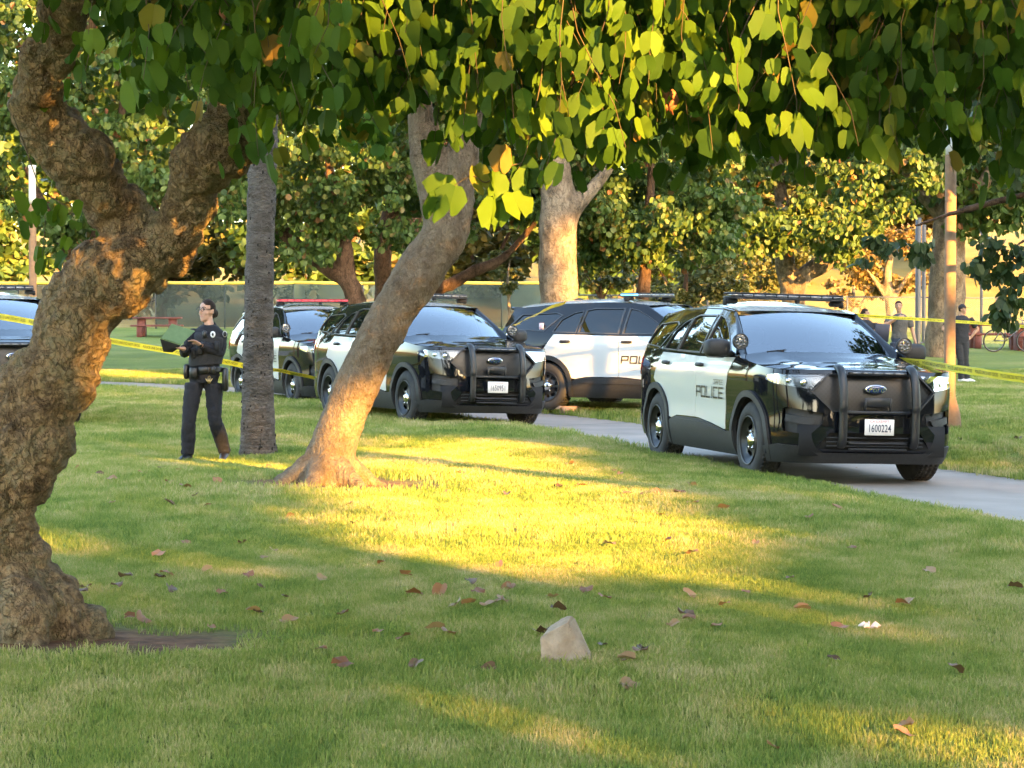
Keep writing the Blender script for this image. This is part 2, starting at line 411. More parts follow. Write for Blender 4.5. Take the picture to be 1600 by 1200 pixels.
def scatter(y0, y1, dens, k0=.27, pad=3.2):
    w1 = k0 * y1 + pad; n = int(dens * (y1 - y0) * 2 * w1)
    P = np.stack([RNG.uniform(-w1, w1, n), RNG.uniform(y0, y1, n)], 1)
    P = P[np.abs(P[:, 0]) < k0 * P[:, 1] + pad]
    rd = road_dist(P); dp = distpl(P, PATHD)
    edge = .02 + .05 * np.sin(P[:, 0] * 9 + P[:, 1] * 5)
    ok = (rd > edge) & (dp > .68) & (RNG.random(len(P)) > dirt_mask(P) ** .5 * 1.25)
    return P[ok]
def turf_grid(y0, y1, sp):
    """evenly spread turf pieces, kept clear of drive, path and bare soil; the margin is filled with small tufts"""
    gx_, gy_ = np.meshgrid(np.arange(-.27 * y1 - 3.2, .27 * y1 + 3.2, sp), np.arange(y0, y1, sp)); P = np.stack([gx_.ravel(), gy_.ravel()], 1); P = P + RNG.uniform(-.12, .12, P.shape) * sp
    P = P[np.abs(P[:, 0]) < .27 * P[:, 1] + 3.2]; m = .33 * sp / .36
    near = np.zeros(len(P), bool)
    for a in np.linspace(0, 6.28, 8): near |= dirt_mask(P + m * np.array([math.cos(a), math.sin(a)])) > .02
    ok = (road_dist(P) > m) & (distpl(P, PATHD) > .65 + m) & ~near
    return P[ok]
for y0, y1, sp, dens, s0, lab in ((4.6, 14.5, .31, 140, .84, 'lawn nearest the viewer'), (14.5, 27, .50, 52, 1.35, 'lawn around the leaning tree and the palm'), (27, 58, .78, 22, 2.0, 'lawn either side of the concrete drive')):
    for small in (False, True):
        if small:
            P = scatter(y0, y1, dens); m = .40 * sp / .36; near = np.zeros(len(P), bool)
            for a in np.linspace(0, 6.28, 8): near |= dirt_mask(P + m * np.array([math.cos(a), math.sin(a)])) > .02
            P = P[(road_dist(P) < m + .15) | (distpl(P, PATHD) < .65 + m + .15) | near | (RNG.random(len(P)) < .06)]
        else: P = turf_grid(y0, y1, sp)
        rk = np.exp(-(((P[:, 0] - .45) / .75) ** 2 + ((P[:, 1] - 9.35) / .5) ** 2))      # longer, uncut grass round the marker stone
        o = grass_field('grass', np.column_stack([P, z_ground(P)]), s0 * (RNG.uniform(.85, 1.55, len(P)) if small else RNG.uniform(.88, 1.14, len(P))) * (1 + .55 * rk), RNG.uniform(0, 6.28, len(P)), tuft_col if small else turf_col)
        tag(o, ('short mown grass along the edges of the ' if small else 'short mown turf of the ') + lab, 'grass')
# ---------------------------------------------------------------- patrol car
M = {}
M['black'] = mat('car_paint_black', (.004, .005, .008), .05, (.009, .009, .010), scale=2.2, detail=8, coat=0, spec=.5)
M['white'] = mat('car_paint_white', (.53, .545, .53), .22, coat=.8, spec=.5)
M['clad'] = mat('grey_black_plastic', (.012, .0125, .0135), .6, (.017, .0175, .019), scale=30, bump=.1, bscale=250)
M['rubber'] = mat('tyre_rubber', (.016, .016, .017), .8, (.035, .033, .03), scale=6, bump=.2, bscale=60)
M['steel_black'] = mat('wheel_black', (.012, .012, .013), .35)
M['chrome'] = mat('chrome', (.75, .75, .76), .12, metal=1)
M['dark'] = mat('dark_void', (.004, .004, .005), .8)
M['bar'] = mat('push_bar_black', (.009, .0095, .011), .42, bump=.05, bscale=90)
M['lens_clear'] = mat('lens_clear', (.085, .09, .10), .08, spec=.9, coat=1)
M['lens_dark'] = mat('lens_dark', (.03, .032, .036), .06, spec=.8, coat=1)
M['amber'] = mat('amber_reflector', (.55, .14, .03), .2, coat=1)
M['red'] = mat('red_lens', (.50, .03, .04), .12, coat=1)
M['plate'] = mat('plate_white', (.70, .68, .66), .45, (.62, .60, .58), scale=8)
M['plate_ink'] = mat('plate_ink', (.02, .025, .06), .5)
M['plate_red'] = mat('plate_red_ink', (.45, .06, .05), .5)
M['badge'] = mat('badge_blue', (.006, .02, .10), .2, coat=1)
M['ink'] = mat('decal_black', (.012, .012, .014), .35)
M['decal_white'] = mat('decal_white', (.75, .75, .75), .4)
M['trim'] = mat('window_trim_satin', (.035, .036, .038), .32, spec=.6)
M['seat'] = mat('seat_grey', (.03, .03, .032), .8)
M['paper'] = mat('paper', (.6, .62, .6), .7)
def glass_mat(name, tint, ior, tr):
    m = bpy.data.materials.new(name); m.use_nodes = True; n = m.node_tree.nodes; l = m.node_tree.links
    fr = n.new('ShaderNodeFresnel'); fr.inputs['IOR'].default_value = ior
    gl = n.new('ShaderNodeBsdfGlossy'); gl.inputs['Roughness'].default_value = .015; gl.inputs['Color'].default_value = (.95, .97, 1, 1)
    tp = n.new('ShaderNodeBsdfTransparent'); tp.inputs['Color'].default_value = (*tint, 1)
    mx = n.new('ShaderNodeMixShader'); l.new(fr.outputs[0], mx.inputs[0]); l.new(tp.outputs[0], mx.inputs[1]); l.new(gl.outputs[0], mx.inputs[2])
    l.new(mx.outputs[0], n['Material Output'].inputs[0]); return m
M['glass'] = glass_mat('windscreen_glass', (.45, .52, .52), 3.4, 1)
M['privacy'] = mat('privacy_glass', (.004, .005, .006), .02, spec=.8, coat=0)
def hexmesh():
    m = bpy.data.materials.new('grille_mesh'); m.use_nodes = True; n = m.node_tree.nodes; l = m.node_tree.links; b = n['Principled BSDF']
    b.inputs['Roughness'].default_value = .4
    tc = n.new('ShaderNodeTexCoord'); v = n.new('ShaderNodeTexVoronoi'); v.feature = 'DISTANCE_TO_EDGE'; v.inputs['Randomness'].default_value = 0; v.inputs['Scale'].default_value = 30
    mp = n.new('ShaderNodeMapping'); mp.inputs['Rotation'].default_value = (math.radians(45), 0, 0); mp.inputs['Scale'].default_value = (.01, 1, 1)
    l.new(tc.outputs['Object'], mp.inputs[0]); l.new(mp.outputs[0], v.inputs['Vector'])
    r = n.new('ShaderNodeValToRGB'); r.color_ramp.elements[0].color = (.009, .009, .010, 1); r.color_ramp.elements[1].color = (.004, .004, .004, 1)
    r.color_ramp.elements[0].position = .12; r.color_ramp.elements[1].position = .2
    l.new(v.outputs['Distance'], r.inputs[0]); l.new(r.outputs[0], b.inputs['Base Color']); return m
M['mesh'] = hexmesh()

# body surface: plan outline (from front centre round the right-hand side to rear centre) + profile offsets in height
_pl = np.array([(2.43, 0), (2.425, -.25), (2.40, -.5), (2.34, -.70), (2.235, -.84), (2.08, -.925), (1.85, -.965), (1.5, -.985), (1.0, -.985), (.5, -.985), (0, -.985), (-.5, -.985), (-1.0, -.985), (-1.5, -.985), (-1.9, -.972), (-2.25, -.935), (-2.46, -.85), (-2.56, -.68), (-2.60, -.38), (-2.61, 0)])
OUT = dense(_pl, 24); _sl = np.concatenate([[0], np.cumsum(np.linalg.norm(np.diff(OUT, axis=0), axis=1))]); SEND = _sl[-1]
_tn = np.gradient(OUT, axis=0); _tn /= np.linalg.norm(_tn, axis=1)[:, None]
ONX, ONY = _tn[:, 1], -_tn[:, 0]       # outward normal: tangent runs front->rear along -y side
if ONY[len(ONY) // 2] > 0: ONX, ONY = -ONX, -ONY
def interp(t, xs, ys): return np.interp(t, xs, ys)
ZS = [.17, .25, .35, .45, .55, .62, .70, .82, .94, 1.03, 1.10, 1.16, 1.21, 1.28]
DSIDE = [-.09, -.05, -.02, -.006, -.004, -.010, -.008, .002, .006, .010, -.002, -.014, -.030, -.055]
DFRONT = [-.10, -.04, .0, .012, .016, .012, .0, -.008, -.030, -.052, -.085, -.13, -.18, -.24]
DREAR = [-.16, -.06, .0, .01, .01, .0, -.02, -.035, -.045, -.05, -.055, -.065, -.08, -.10]
from functools import lru_cache
def smooth_interp(z, ys):
    o = 0
    for dz, w in ((-.03, .25), (0, .5), (.03, .25)): o = o + w * np.interp(z + dz, ZS, ys)
    return o
def BODY(s, z, off=0.0):
    s = np.asarray(s, float); z = np.asarray(z, float)
    x = np.interp(s, _sl, OUT[:, 0]); y = np.interp(s, _sl, OUT[:, 1]); nx = np.interp(s, _sl, ONX); ny = np.interp(s, _sl, ONY)
    wf = np.clip(nx, 0, 1) ** 2; wr = np.clip(-nx, 0, 1) ** 2; ws = ny ** 2; t = wf + wr + ws
    d = (wf * smooth_interp(z, DFRONT) + wr * smooth_interp(z, DREAR) + ws * smooth_interp(z, DSIDE)) / t + off
    return np.stack([x + nx * d, y + ny * d, z + 0 * x], -1)
SX = lambda x: np.interp(-np.asarray(x, float), -OUT[:, 0], _sl)        # arc length at side position x
_front_n = 24 * 5
SY = lambda y: np.interp(np.abs(y), -OUT[:_front_n, 1], _sl[:_front_n])  # arc length at front offset y
def ZTOP(s): return np.interp(s, [0, .5, .95, 1.25, SX(1.0), SX(.3), SX(-1.2), SX(-2.3), SEND], [1.10, 1.10, 1.095, 1.11, 1.21, 1.20, 1.225, 1.265, 1.25])
BELT = lambda x: ZTOP(SX(x))
# greenhouse
def rail(x): return np.interp(x, [-2.6, -2.15, -1.4, -.6, .1, .3, 1.0], [.62, .665, .70, .71, .70, .69, .62]), np.interp(x, [-2.6, -2.2, -1.4, -.6, -.1, .3, 1.0], [1.58, 1.625, 1.685, 1.71, 1.70, 1.655, 1.6])
def GREEN(x, z, off=0.0):
    x = np.asarray(x, float); z = np.asarray(z, float)
    zb = BELT(np.clip(x, -2.5, 1.05)); pb = BODY(SX(np.clip(x, -2.42, 1.05)), zb); yb = -pb[..., 1] - .012
    yr, zr = rail(x); v = np.clip((z - zb) / (zr - zb), -.2, 1.2)
    y = yb + (yr - yb) * v + .03 * v * (1 - v) * 2 + off
    return np.stack([x, -y, z + off * .3], -1)
def resample(poly, step):
    o = []; m = len(poly)
    for i in range(m):
        a, b = np.array(poly[i], float), np.array(poly[(i + 1) % m], float); k = max(1, int(np.linalg.norm(b - a) / step))
        for t in range(k): o.append(a + (b - a) * t / k)
    return np.array(o)
def fill(poly, holes=(), step=.045, grid=.05):
    """2D region -> verts, tris (constrained Delaunay with an inner grid)"""
    rings = [resample(poly, step)] + [resample(h, step) for h in holes]
    pts = []; ed = []
    for r in rings:
        b = len(pts); pts += r.tolist(); n = len(r); ed += [(b + i, b + (i + 1) % n) for i in range(n)]
    lo, hi = rings[0].min(0), rings[0].max(0)
    gx_, gy_ = np.meshgrid(np.arange(lo[0] + grid / 2, hi[0], grid), np.arange(lo[1] + grid / 2, hi[1], grid)); G = np.stack([gx_.ravel(), gy_.ravel()], 1)
    if len(G):
        k = inpoly(G, rings[0])
        for r in rings[1:]: k &= ~inpoly(G, r)
        for r in rings: k &= distpl(G, np.vstack([r, r[:1]])) > grid * .35
        G = G[k]; pts += G.tolist()
    r = delaunay_2d_cdt([Vector(p) for p in pts], ed, [], 0, 1e-5)
    V = np.array([tuple(p) for p in r[0]]); T = np.array([t for t in r[2] if len(t) == 3])
    c = V[T].mean(1); k = inpoly(c, rings[0])
    for h in rings[1:]: k &= ~inpoly(c, h)
    T = T[k]
    a = V[T]; ar = (a[:, 1, 0] - a[:, 0, 0]) * (a[:, 2, 1] - a[:, 0, 1]) - (a[:, 2, 0] - a[:, 0, 0]) * (a[:, 1, 1] - a[:, 0, 1])
    T = T[np.abs(ar) > 1e-9]; ar = ar[np.abs(ar) > 1e-9]
    T[ar < 0] = T[ar < 0][:, ::-1]
    return V, T
def boundary(T):
    from collections import Counter
    c = {}
    for t in T.tolist():
        for i in range(3):
            e = (t[i], t[(i + 1) % 3]); c[e] = 1
    return [e for e in c if (e[1], e[0]) not in c]
def panel(name, poly, mapf, m, parent, off=0.0, skirt=.02, holes=(), sign=-1, both=False, step=.045, grid=.05, nosk=None):
    """a curved sheet-metal part: region in surface coordinates, mapped to the body, edges turned inwards"""
    V, T = fill(poly, holes, step, grid)
    P = mapf(V[:, 0], V[:, 1], off); v = [P]; f = T.tolist()
    if skirt:
        Q = mapf(V[:, 0], V[:, 1], off - skirt); b = boundary(T); n = len(V); v.append(Q)
        for a, c in b:
            if nosk is not None and nosk(V[a], V[c]): continue
            f.append([a, c, c + n][::-1]); f.append([a, c + n, a + n][::-1])
    v = np.concatenate(v); f = [list(t) for t in f]
    if both or sign > 0:
        w = v * np.array([1, -1, 1])
        if both: f = f + [[i + len(v) for i in t[::-1]] for t in f]; v = np.concatenate([v, w])
        else: v = w; f = [t[::-1] for t in f]
    me = make_mesh(name, v, np.array(f)); bm = bmesh.new(); bm.from_mesh(me)
    if both: bmesh.ops.remove_doubles(bm, verts=bm.verts, dist=1e-4)
    loose = [x for x in bm.verts if not x.link_faces]; bmesh.ops.delete(bm, geom=loose, context='VERTS')
    bm.to_mesh(me); bm.free()
    try: me.set_sharp_from_angle(angle=math.radians(40))
    except Exception: pass
    return link(name, me, m, parent)
def arc(cx, cz, r, a0, a1, n=16): return [(cx + r * math.cos(math.radians(a)), cz + r * math.sin(math.radians(a))) for a in np.linspace(a0, a1, n)]
AXF, AXR, HUBZ, RW = 1.5125, -1.5125, .372, .382
GLY = {'P': [[(0, 0), (0, 1), (.8, 1), (.8, .45), (0, .45)]], 'O': [[(0, 0), (0, 1), (.8, 1), (.8, 0), (0, 0)]], 'L': [[(0, 1), (0, 0), (.75, 0)]], 'I': [[(.1, 0), (.1, 1)]], 'C': [[(.8, 1), (0, 1), (0, 0), (.8, 0)]],
       'E': [[(.8, 1), (0, 1), (0, 0), (.8, 0)], [(0, .5), (.7, .5)]], 'R': [[(0, 0), (0, 1), (.8, 1), (.8, .45), (0, .45)], [(.4, .45), (.8, 0)]], 'A': [[(0, 0), (0, 1), (.8, 1), (.8, 0)], [(0, .45), (.8, .45)]], 'N': [[(0, 0), (0, 1), (.8, 1), (.8, 0)]], 'G': [[(.8, 1), (0, 1), (0, 0), (.8, 0), (.8, .5), (.45, .5)]]}
def lettering(word, x0, z0, w, h, th, mapf, sign, parent, m, name='lettering', adv=None, slant=.18):
    """square techno letters laid 2-5 mm proud of the door; x0..x0+w runs the way one reads them"""
    v = []; f = []; pen = 0; cw = {'I': .45}
    tot = sum(cw.get(c, 1.12) for c in word)
    for c in word:
        for st in GLY[c]:
            for (a, b), (c2, d) in zip(st[:-1], st[1:]):
                p = np.array([(pen + a) / tot * w, b * h]); q = np.array([(pen + c2) / tot * w, d * h]); t = q - p; L = np.linalg.norm(t); t /= L; nn = np.array([-t[1], t[0]]) * th / 2
                k = 4; b0 = len(v)
                for i in range(k + 1):
                    e = p - t * th / 2 + (t * (L + th)) * i / k
                    for g in (e + nn, e - nn): v.append((g[0] + slant * g[1], g[1], .0004 * (len(f) % 7)))
                for i in range(k): f.append((b0 + 2 * i, b0 + 2 * i + 1, b0 + 2 * i + 3, b0 + 2 * i + 2))
        pen += cw.get(c, 1.12)
    v = np.array(v); xs = x0 + v[:, 0] * (1 if sign < 0 else -1)
    P = mapf(SX(xs), z0 + v[:, 1], .0)
    P[:, 1] -= .013 + v[:, 2]
    if sign > 0: P[:, 1] *= -1
    return mesh_obj(name, P, f, m, parent, False)
def flat_text(s, size, origin, ex, ez, m, parent, name, sx=1.0, shear=0.0, bold=0.0):
    v, f = text_arrays(s, size, bold); o = np.array(origin, float); ex = np.array(ex, float); ez = np.array(ez, float)
    P = o + (v[:, :1] * sx + v[:, 1:2] * shear) * ex + v[:, 1:2] * ez
    return mesh_obj(name, P, f, m, parent, False)
def wheel(parent, x, sign):
    w = empty('wheel', (x, sign * .85, HUBZ)); w.parent = parent
    S = sign
    pr = [(-.125, .235), (-.128, .30), (-.118, .355), (-.095, .376), (-.06, .382), (.06, .382), (.095, .376), (.118, .355), (.130, .30), (.122, .245), (.10, .232)]
    v, f = lathe(pr, 56); 
    # tread grooves and blocks pressed into the running surface
    r = np.hypot(v[:, 0], v[:, 2]); a = np.arctan2(v[:, 2], v[:, 0]); k = r > .37
    mb = MB(); mb.add(v * [1, S, 1], f if S > 0 else [q[::-1] for q in f])
    for i in range(44):
        t = i / 44 * 6.2832; R_ = np.array([[math.cos(t), 0, -math.sin(t)], [0, 1, 0], [math.sin(t), 0, math.cos(t)]])
        for yy in (-.075, -.025, .025, .075): mb.box(R_ @ np.array([.381, yy, 0]), (.012, .036, .040), R_)
    mb.obj('tyre', M['rubber'], w)
    # pressed steel rim: dished disc with ten openings in pairs
    nr, na = 7, 60; rr = [.232, .205, .185, .135, .115, .07, .0]; dep = [.112, .085, .068, .072, .080, .088, .088]
    v = []; f = []
    for i in range(nr):
        for j in range(na):
            t = 2 * math.pi * j / na; dd = dep[i] + (.012 * math.cos(5 * t) if i in (2, 3) else 0); v.append((rr[i] * math.cos(t), dd * S, rr[i] * math.sin(t)))
    for i in range(nr - 1):
        for j in range(na):
            if i == 2 and (j % 12) in (1, 2, 3, 4, 7, 8, 9, 10): continue
            k = (j + 1) % na; q = (i * na + j, (i + 1) * na + j, (i + 1) * na + k, i * na + k); f.append(q if S > 0 else q[::-1])
    rim = mesh_obj('rim', v, f, M['steel_black'], w)
    v, f = lathe([(.125, .232), (.135, .240), (.13, .247), (.11, .247)], 48); mesh_obj('rim_lip', v * [1, S, 1], f, M['steel_black'], w)
    v, f = lathe([(.02, .02), (.03, .2), (.02, .21)], 32); mesh_obj('brake_disc', v * [1, S, 1], f, M['dark'], w)
    v, f = lathe([(.086, .076), (.100, .074), (.118, .052), (.124, .03), (.126, .0)], 20)
    for i in range(5):
        t = i / 5 * 6.283 + .3; e, g = ellipsoid((.088 * math.cos(t), .094, .088 * math.sin(t)), (.012, .014, .012), 8, 5); f = f + [tuple(q_ + len(v) for q_ in q) for q in g]; v = np.concatenate([v, e])
    mesh_obj('hub_cap', v * [1, S, 1], f, M['chrome'], w)
    return w
def build_car():
    R = empty('police_car')
    zb = .30
    # body shell, both sides in one sheet, with openings for lamps, grille, intakes and wheels
    s0 = 1e-4
    SB = .26
    bottom = [(s0, SB), (SX(AXF + .47), SB)] + [(float(SX(x)), z) for x, z in arc(AXF, HUBZ, .445, -14, 194, 26)] + [(float(SX(AXF - .47)), SB), (float(SX(AXR + .47)), SB)] + [(float(SX(x)), z) for x, z in arc(AXR, HUBZ, .445, -14, 194, 26)] + [(float(SX(AXR - .47)), SB), (SEND - s0, SB)]
    top = [(s, float(ZTOP(s))) for s in np.linspace(SEND - s0, s0, 80)]
    HL = [(.50, 1.062), (.80, 1.062), (1.06, 1.052), (1.20, 1.04), (1.235, 1.0), (1.10, .965), (.90, .94), (.66, .915)]
    GR = [(-.01, 1.058), (.47, 1.058), (.645, .895), (.43, .715), (-.01, .715)]
    FOG = [(.53, .685), (.90, .735), (.955, .72), (.955, .545), (.93, .50), (.66, .475), (.545, .58)]
    LOW = [(-.01, .50), (.47, .50), (.60, .335), (-.01, .335)]
    def clip0(h): return [(max(a, s0 + .0005), b) for a, b in h]
    poly = bottom + top
    body = panel('body', poly, BODY, M['black'], R, 0, .03, [HL, clip0(GR), FOG, clip0(LOW)], both=True, step=.04, grid=.055, nosk=lambda a, b: max(a[0], b[0]) < .004 or min(a[0], b[0]) > SEND - .004)
    # hood: rows between the two wing edges
    ss = np.linspace(0.02, float(SX(.93)), 42); nu = 25; v = []
    E = BODY(ss, ZTOP(ss)); us = np.linspace(-1, 1, nu)
    prog = np.clip((E[0, 0] - E[:, 0]) / .5, 0, 1)
    for i in range(len(ss)):
        for u in us:
            k = abs(E[i, 1]); x = E[i, 0] + .17 * (1 - u * u) * np.clip((1.5 - E[i, 0]) / .57, 0, 1); p_ = prog[i] ** .6
            ridge = .012 * (math.exp(-((abs(u) - .62) / .10) ** 2)) * p_
            v.append((x, u * k, E[i, 2] + .004 + p_ * (.055 * (1 - abs(u) ** 2.6)) + ridge))
    f = np.array([(i * nu + j, i * nu + j + 1, (i + 1) * nu + j + 1, (i + 1) * nu + j) for i in range(len(ss) - 1) for j in range(nu - 1)])
    mesh_obj('hood', v, f, M['black'], R)
    # windscreen, its frame, roof
    def wsb(u): return np.array([.93 + .24 * (1 - u * u), u * .80, 1.215 + .05 * (1 - u * u)])
    def wst(u): return np.array([.20 + .13 * (1 - u * u), u * .645, 1.650 + .035 * (1 - u * u)])
    def ws(u, t): a, b = wsb(u), wst(u); p = a + (b - a) * t; p[2] += .035 * math.sin(math.pi * t); return p
    nu2, nt = 21, 13; v = [ws(u, t) for t in np.linspace(0, 1, nt) for u in np.linspace(-1, 1, nu2)]
    gr = lambda n_, m_: np.array([(i * n_ + j, i * n_ + j + 1, (i + 1) * n_ + j + 1, (i + 1) * n_ + j) for i in range(m_ - 1) for j in range(n_ - 1)])
    wsh = mesh_obj('windshield', v, gr(nu2, nt), M['glass'], R)
    for sg in (-1, 1):               # A pillar between glass and side frame
        v = []
        for t in np.linspace(-.04, 1.02, 14):
            a = ws(sg, max(0, min(1, t))); xx = 1.02 + (.215 - 1.02) * t; b = GREEN(xx, 1.20 + (1.668 - 1.20) * t, .0); b = np.array([b[0], abs(b[1]) * sg, b[2]])
            c_ = np.array([a[0] - .01, a[1], a[2]]) + (b - a) * .0
            mid = (a + b) / 2 + np.array([.022, .014 * sg, .012]); v += [c_, mid, b]
        f = [(3 * i + k, 3 * i + k + 1, 3 * i + k + 4, 3 * i + k + 3) for i in range(13) for k in (0, 1)]
        mesh_obj('windshield_pillar', v, f if sg < 0 else [q[::-1] for q in f], M['black'], R)
    mb = MB(); mb.box((.34, 0, 1.58), (.03, .22, .07), bev=.012); mb.tube([(.34, 0, 1.6), (.30, 0, 1.67)], .015); mb.obj('rear_view_mirror', M['dark'], R)
    xs = np.concatenate([np.linspace(.215, -2.0, 30), np.linspace(-2.05, -2.36, 6)]); v = []
    for i, x in enumerate(xs):
        yr, zr = rail(x)
        for u in np.linspace(-1, 1, 21): v.append((x + .13 * (1 - u * u) * np.clip((x + .3) / .5, 0, 1), u * (yr - .035), zr + .012 + (.012 + .070 * float(sstep(.25, -.7, x))) * (1 - abs(u) ** 2.5)))
    mesh_obj('roof', v, gr(21, len(xs)), M['white'], R)
    for sg in (-1, 1):
        v = []
        for x in xs:
            yr, zr = rail(x); v += [(x, sg * (yr + .006), zr - .02), (x, sg * (yr + .004), zr + .012), (x, sg * (yr - .02), zr + .022), (x, sg * (yr - .045), zr + .012)]
        f = [(4 * i + k, 4 * i + k + 1, 4 * i + k + 5, 4 * i + k + 4) for i in range(len(xs) - 1) for k in range(3)]
        mesh_obj('roof_rail', v, f if sg > 0 else [q[::-1] for q in f], M['black'], R)
    # tailgate glass and spoiler
    v = []
    for t in np.linspace(0, 1, 8):
        for u in np.linspace(-1, 1, 13): a = np.array([-2.50 - .05 * (1 - u * u), u * .80, 1.24]); b = np.array([-2.34, u * .60, 1.62 + .04 * (1 - u * u)]); v.append(a + (b - a) * t)
    mesh_obj('rear_window', v, [q[::-1] for q in gr(13, 8).tolist()], M['privacy'], R)
    mb = MB(); mb.box((-2.36, 0, 1.635), (.22, 1.18, .05), bev=.02); mb.obj('spoiler', M['black'], R)
    # side frames with window openings and panes
    BL = lambda x: float(BELT(x)) + .018
    W1 = [(.80, BL(.8) + .01), (.66, 1.31), (.32, 1.50), (.10, 1.60), (-.06, 1.63), (-.09, BL(-.1))]
    W2 = [(-.17, BL(-.17)), (-.15, 1.63), (-.70, 1.63), (-.86, 1.60), (-.93, BL(-.93))]
    W3 = [(-.975, BL(-.97)), (-.915, 1.59), (-1.08, 1.56), (-1.30, 1.45), (-1.42, BL(-1.4))]
    W4 = [(-1.60, BL(-1.6) + .01), (-1.30, 1.52), (-1.42, 1.56), (-2.13, 1.53), (-2.36, BL(-2.36) + .02)]
    side = [(1.02, float(BELT(1.02)) - .02), (.215, 1.672), (-.1, 1.705), (-.6, 1.712), (-1.4, 1.687), (-2.2, 1.627), (-2.34, 1.615), (-2.49, 1.24)] + [(x, float(BELT(x)) - .02) for x in np.linspace(-2.3, .9, 12)]
    for sg in (-1, 1):
        panel('side_frame', side, GREEN, M['black'], R, 0, .02, [W1, W2, W3, W4], sign=sg, step=.06, grid=.09)
        for W, nm, mm in ((W1, 'front_window', 'privacy'), (W2, 'rear_window_pane', 'privacy'), (W3, 'vent_window', 'privacy'), (W4, 'quarter_window', 'privacy')):
            pane = panel('window', [(a, b) for a, b in W], GREEN, M[mm], R, -.010, 0, sign=sg, step=.08, grid=.12)
            cw_ = np.mean(W, 0); inner = [tuple(np.array(q_) + (cw_ - q_) * .045) for q_ in W]; outer = [tuple(np.array(q_) - (cw_ - q_) * .035) for q_ in W]
            panel('window_trim', outer, GREEN, M['trim'], pane, .006, .016, [inner], sign=sg, step=.08, grid=.3)
        # doors
        D1 = [(1.03, 1.192), (.90, 1.03), (.84, .88), (.82, .60), (.83, .455), (.80, .45), (.4, .50), (.0, .535), (-.13, .54), (-.13, 1.188), (.4, 1.188)]
        D2 = [(-.138, 1.188), (-.138, .54), (-.75, .535), (-.95, .50)] + arc(AXR, HUBZ, .505, 16, 92, 12) + [(-1.60, .92), (-1.38, 1.215), (-.8, 1.205)]
        SB_ = lambda s, z, o=0: BODY(s, z, o)
        for D, nm, hx in ((D1, 'front', .0), (D2, 'rear', -1.16)):
            d = panel('door', [(float(SX(a)), b) for a, b in D], SB_, M['white'], R, .005, .012, sign=sg, step=.05, grid=.06)
            mb = MB(); p = BODY(SX(hx + .02), 1.10, .03); mb.box((p[0], p[1], 1.10), (.20, .030, .044), bev=.014); q = BODY(SX(hx), 1.0, .0)
            for dx in (-.075, .075): mb.box((p[0] + dx, p[1] + .018, 1.10), (.035, .03, .03), bev=.008)
            h = mb.obj('handle', M['clad'], d)
            if sg > 0: set_co(h.data, mesh_co(h.data) * [1, -1, 1]); h.data.flip_normals()
            if nm == 'front':
                lettering('POLICE', -.08 if sg < 0 else .80, .765, .88, .105, .019, BODY, sg, d, M['ink'])
                lettering('ORANGE', .48 if sg < 0 else .24, .905, .31, .047, .0058, BODY, sg, d, M['ink'])
        # lower cladding: sill, door strake, arches
        CL = [(1.09, .20), (1.10, .45), (.82, .43), (.78, .44), (.4, .49), (.0, .525), (-.75, .525), (-.96, .49), (-1.10, .42), (-1.09, .20)]
        panel('sill_cladding', [(float(SX(a)), b) for a, b in CL], BODY, M['clad'], R, .016, .04, sign=sg, step=.05, grid=.06)
        ST = [(.70, .435), (.35, .475), (0, .50), (-.72, .502), (-.86, .475), (-.90, .44), (-.6, .425), (.3, .425)]
        panel('door_strake', [(float(SX(a)), b) for a, b in ST], BODY, M['clad'], R, .030, .02, sign=sg, step=.05, grid=.08)
        for ax, a0, a1 in ((AXF, -22, 200), (AXR, -20, 202)):
            A = arc(ax, HUBZ, .50, a0, a1, 30) + arc(ax, HUBZ, .435, a1, a0, 30)
            panel('wheel_arch', [(float(SX(a)), b) for a, b in A], BODY, M['clad'], R, .026, .05, sign=sg, step=.04, grid=.05)
            L_ = [(HUBZ, 0)]; v = []; n_ = 20
            for t in np.linspace(math.radians(-14), math.radians(194), n_):
                for yy in (.60, .95): v.append((ax + .44 * math.cos(t), sg * yy, HUBZ + .44 * math.sin(t)))
            mesh_obj('wheel_liner', v, [(2 * i, 2 * i + 1, 2 * i + 3, 2 * i + 2) for i in range(n_ - 1)], M['dark'], R)
        # mirror, spot lamp
        mb = MB(); v, f = ellipsoid((.80, sg * 1.085, 1.285), (.105, .135, .095), 18, 12, power=.62); mb.add(v, f)
        mb.tube([(.84, sg * .93, 1.225), (.83, sg * 1.02, 1.235)], [(.035, .055), (.03, .05)], 8); mm = mb.obj('door_mirror', M['clad'], R)
        mb = MB(); mb.box((.80, sg * 1.10, 1.188), (.12, .15, .012), bev=.004); mb.obj('mirror_light', M['lens_clear'], mm)
        sl = empty('spotlight', (.97, sg * .90, 1.355)); sl.parent = R
        v, f = lathe([(-.085, .0), (-.08, .03), (-.05, .062), (.0, .080), (.045, .084), (.05, .078), (.046, .072)], 24)
        turn = rotm(0, 0, math.radians(-90 + (-sg) * 12 * 0))
        mesh_obj('spot_housing', v @ turn.T, f, M['clad'], sl)
        v, f = lathe([(.040, .074), (.046, .05), (.048, .0)], 24); lens = mesh_obj('spot_lens', v @ turn.T, f, M['lens_clear'], sl)
        mb = MB()
        for i in range(9):
            t = i / 8 * 6.283; r_ = .045 if i < 8 else 0; e, g = lathe([(.046, .016), (.050, .012), (.050, 0)], 8); mb.add(e @ turn.T + np.array([0, r_ * math.cos(t), r_ * math.sin(t)]), g)
        mb.obj('spot_bulb', M['lens_dark'], sl)
        mb = MB(); mb.tube([(-.06, 0, -.01), (-.10, -sg * .03, -.07), (-.12, -sg * .06, -.11)], .016); mb.obj('spot_arm', M['chrome'], sl)
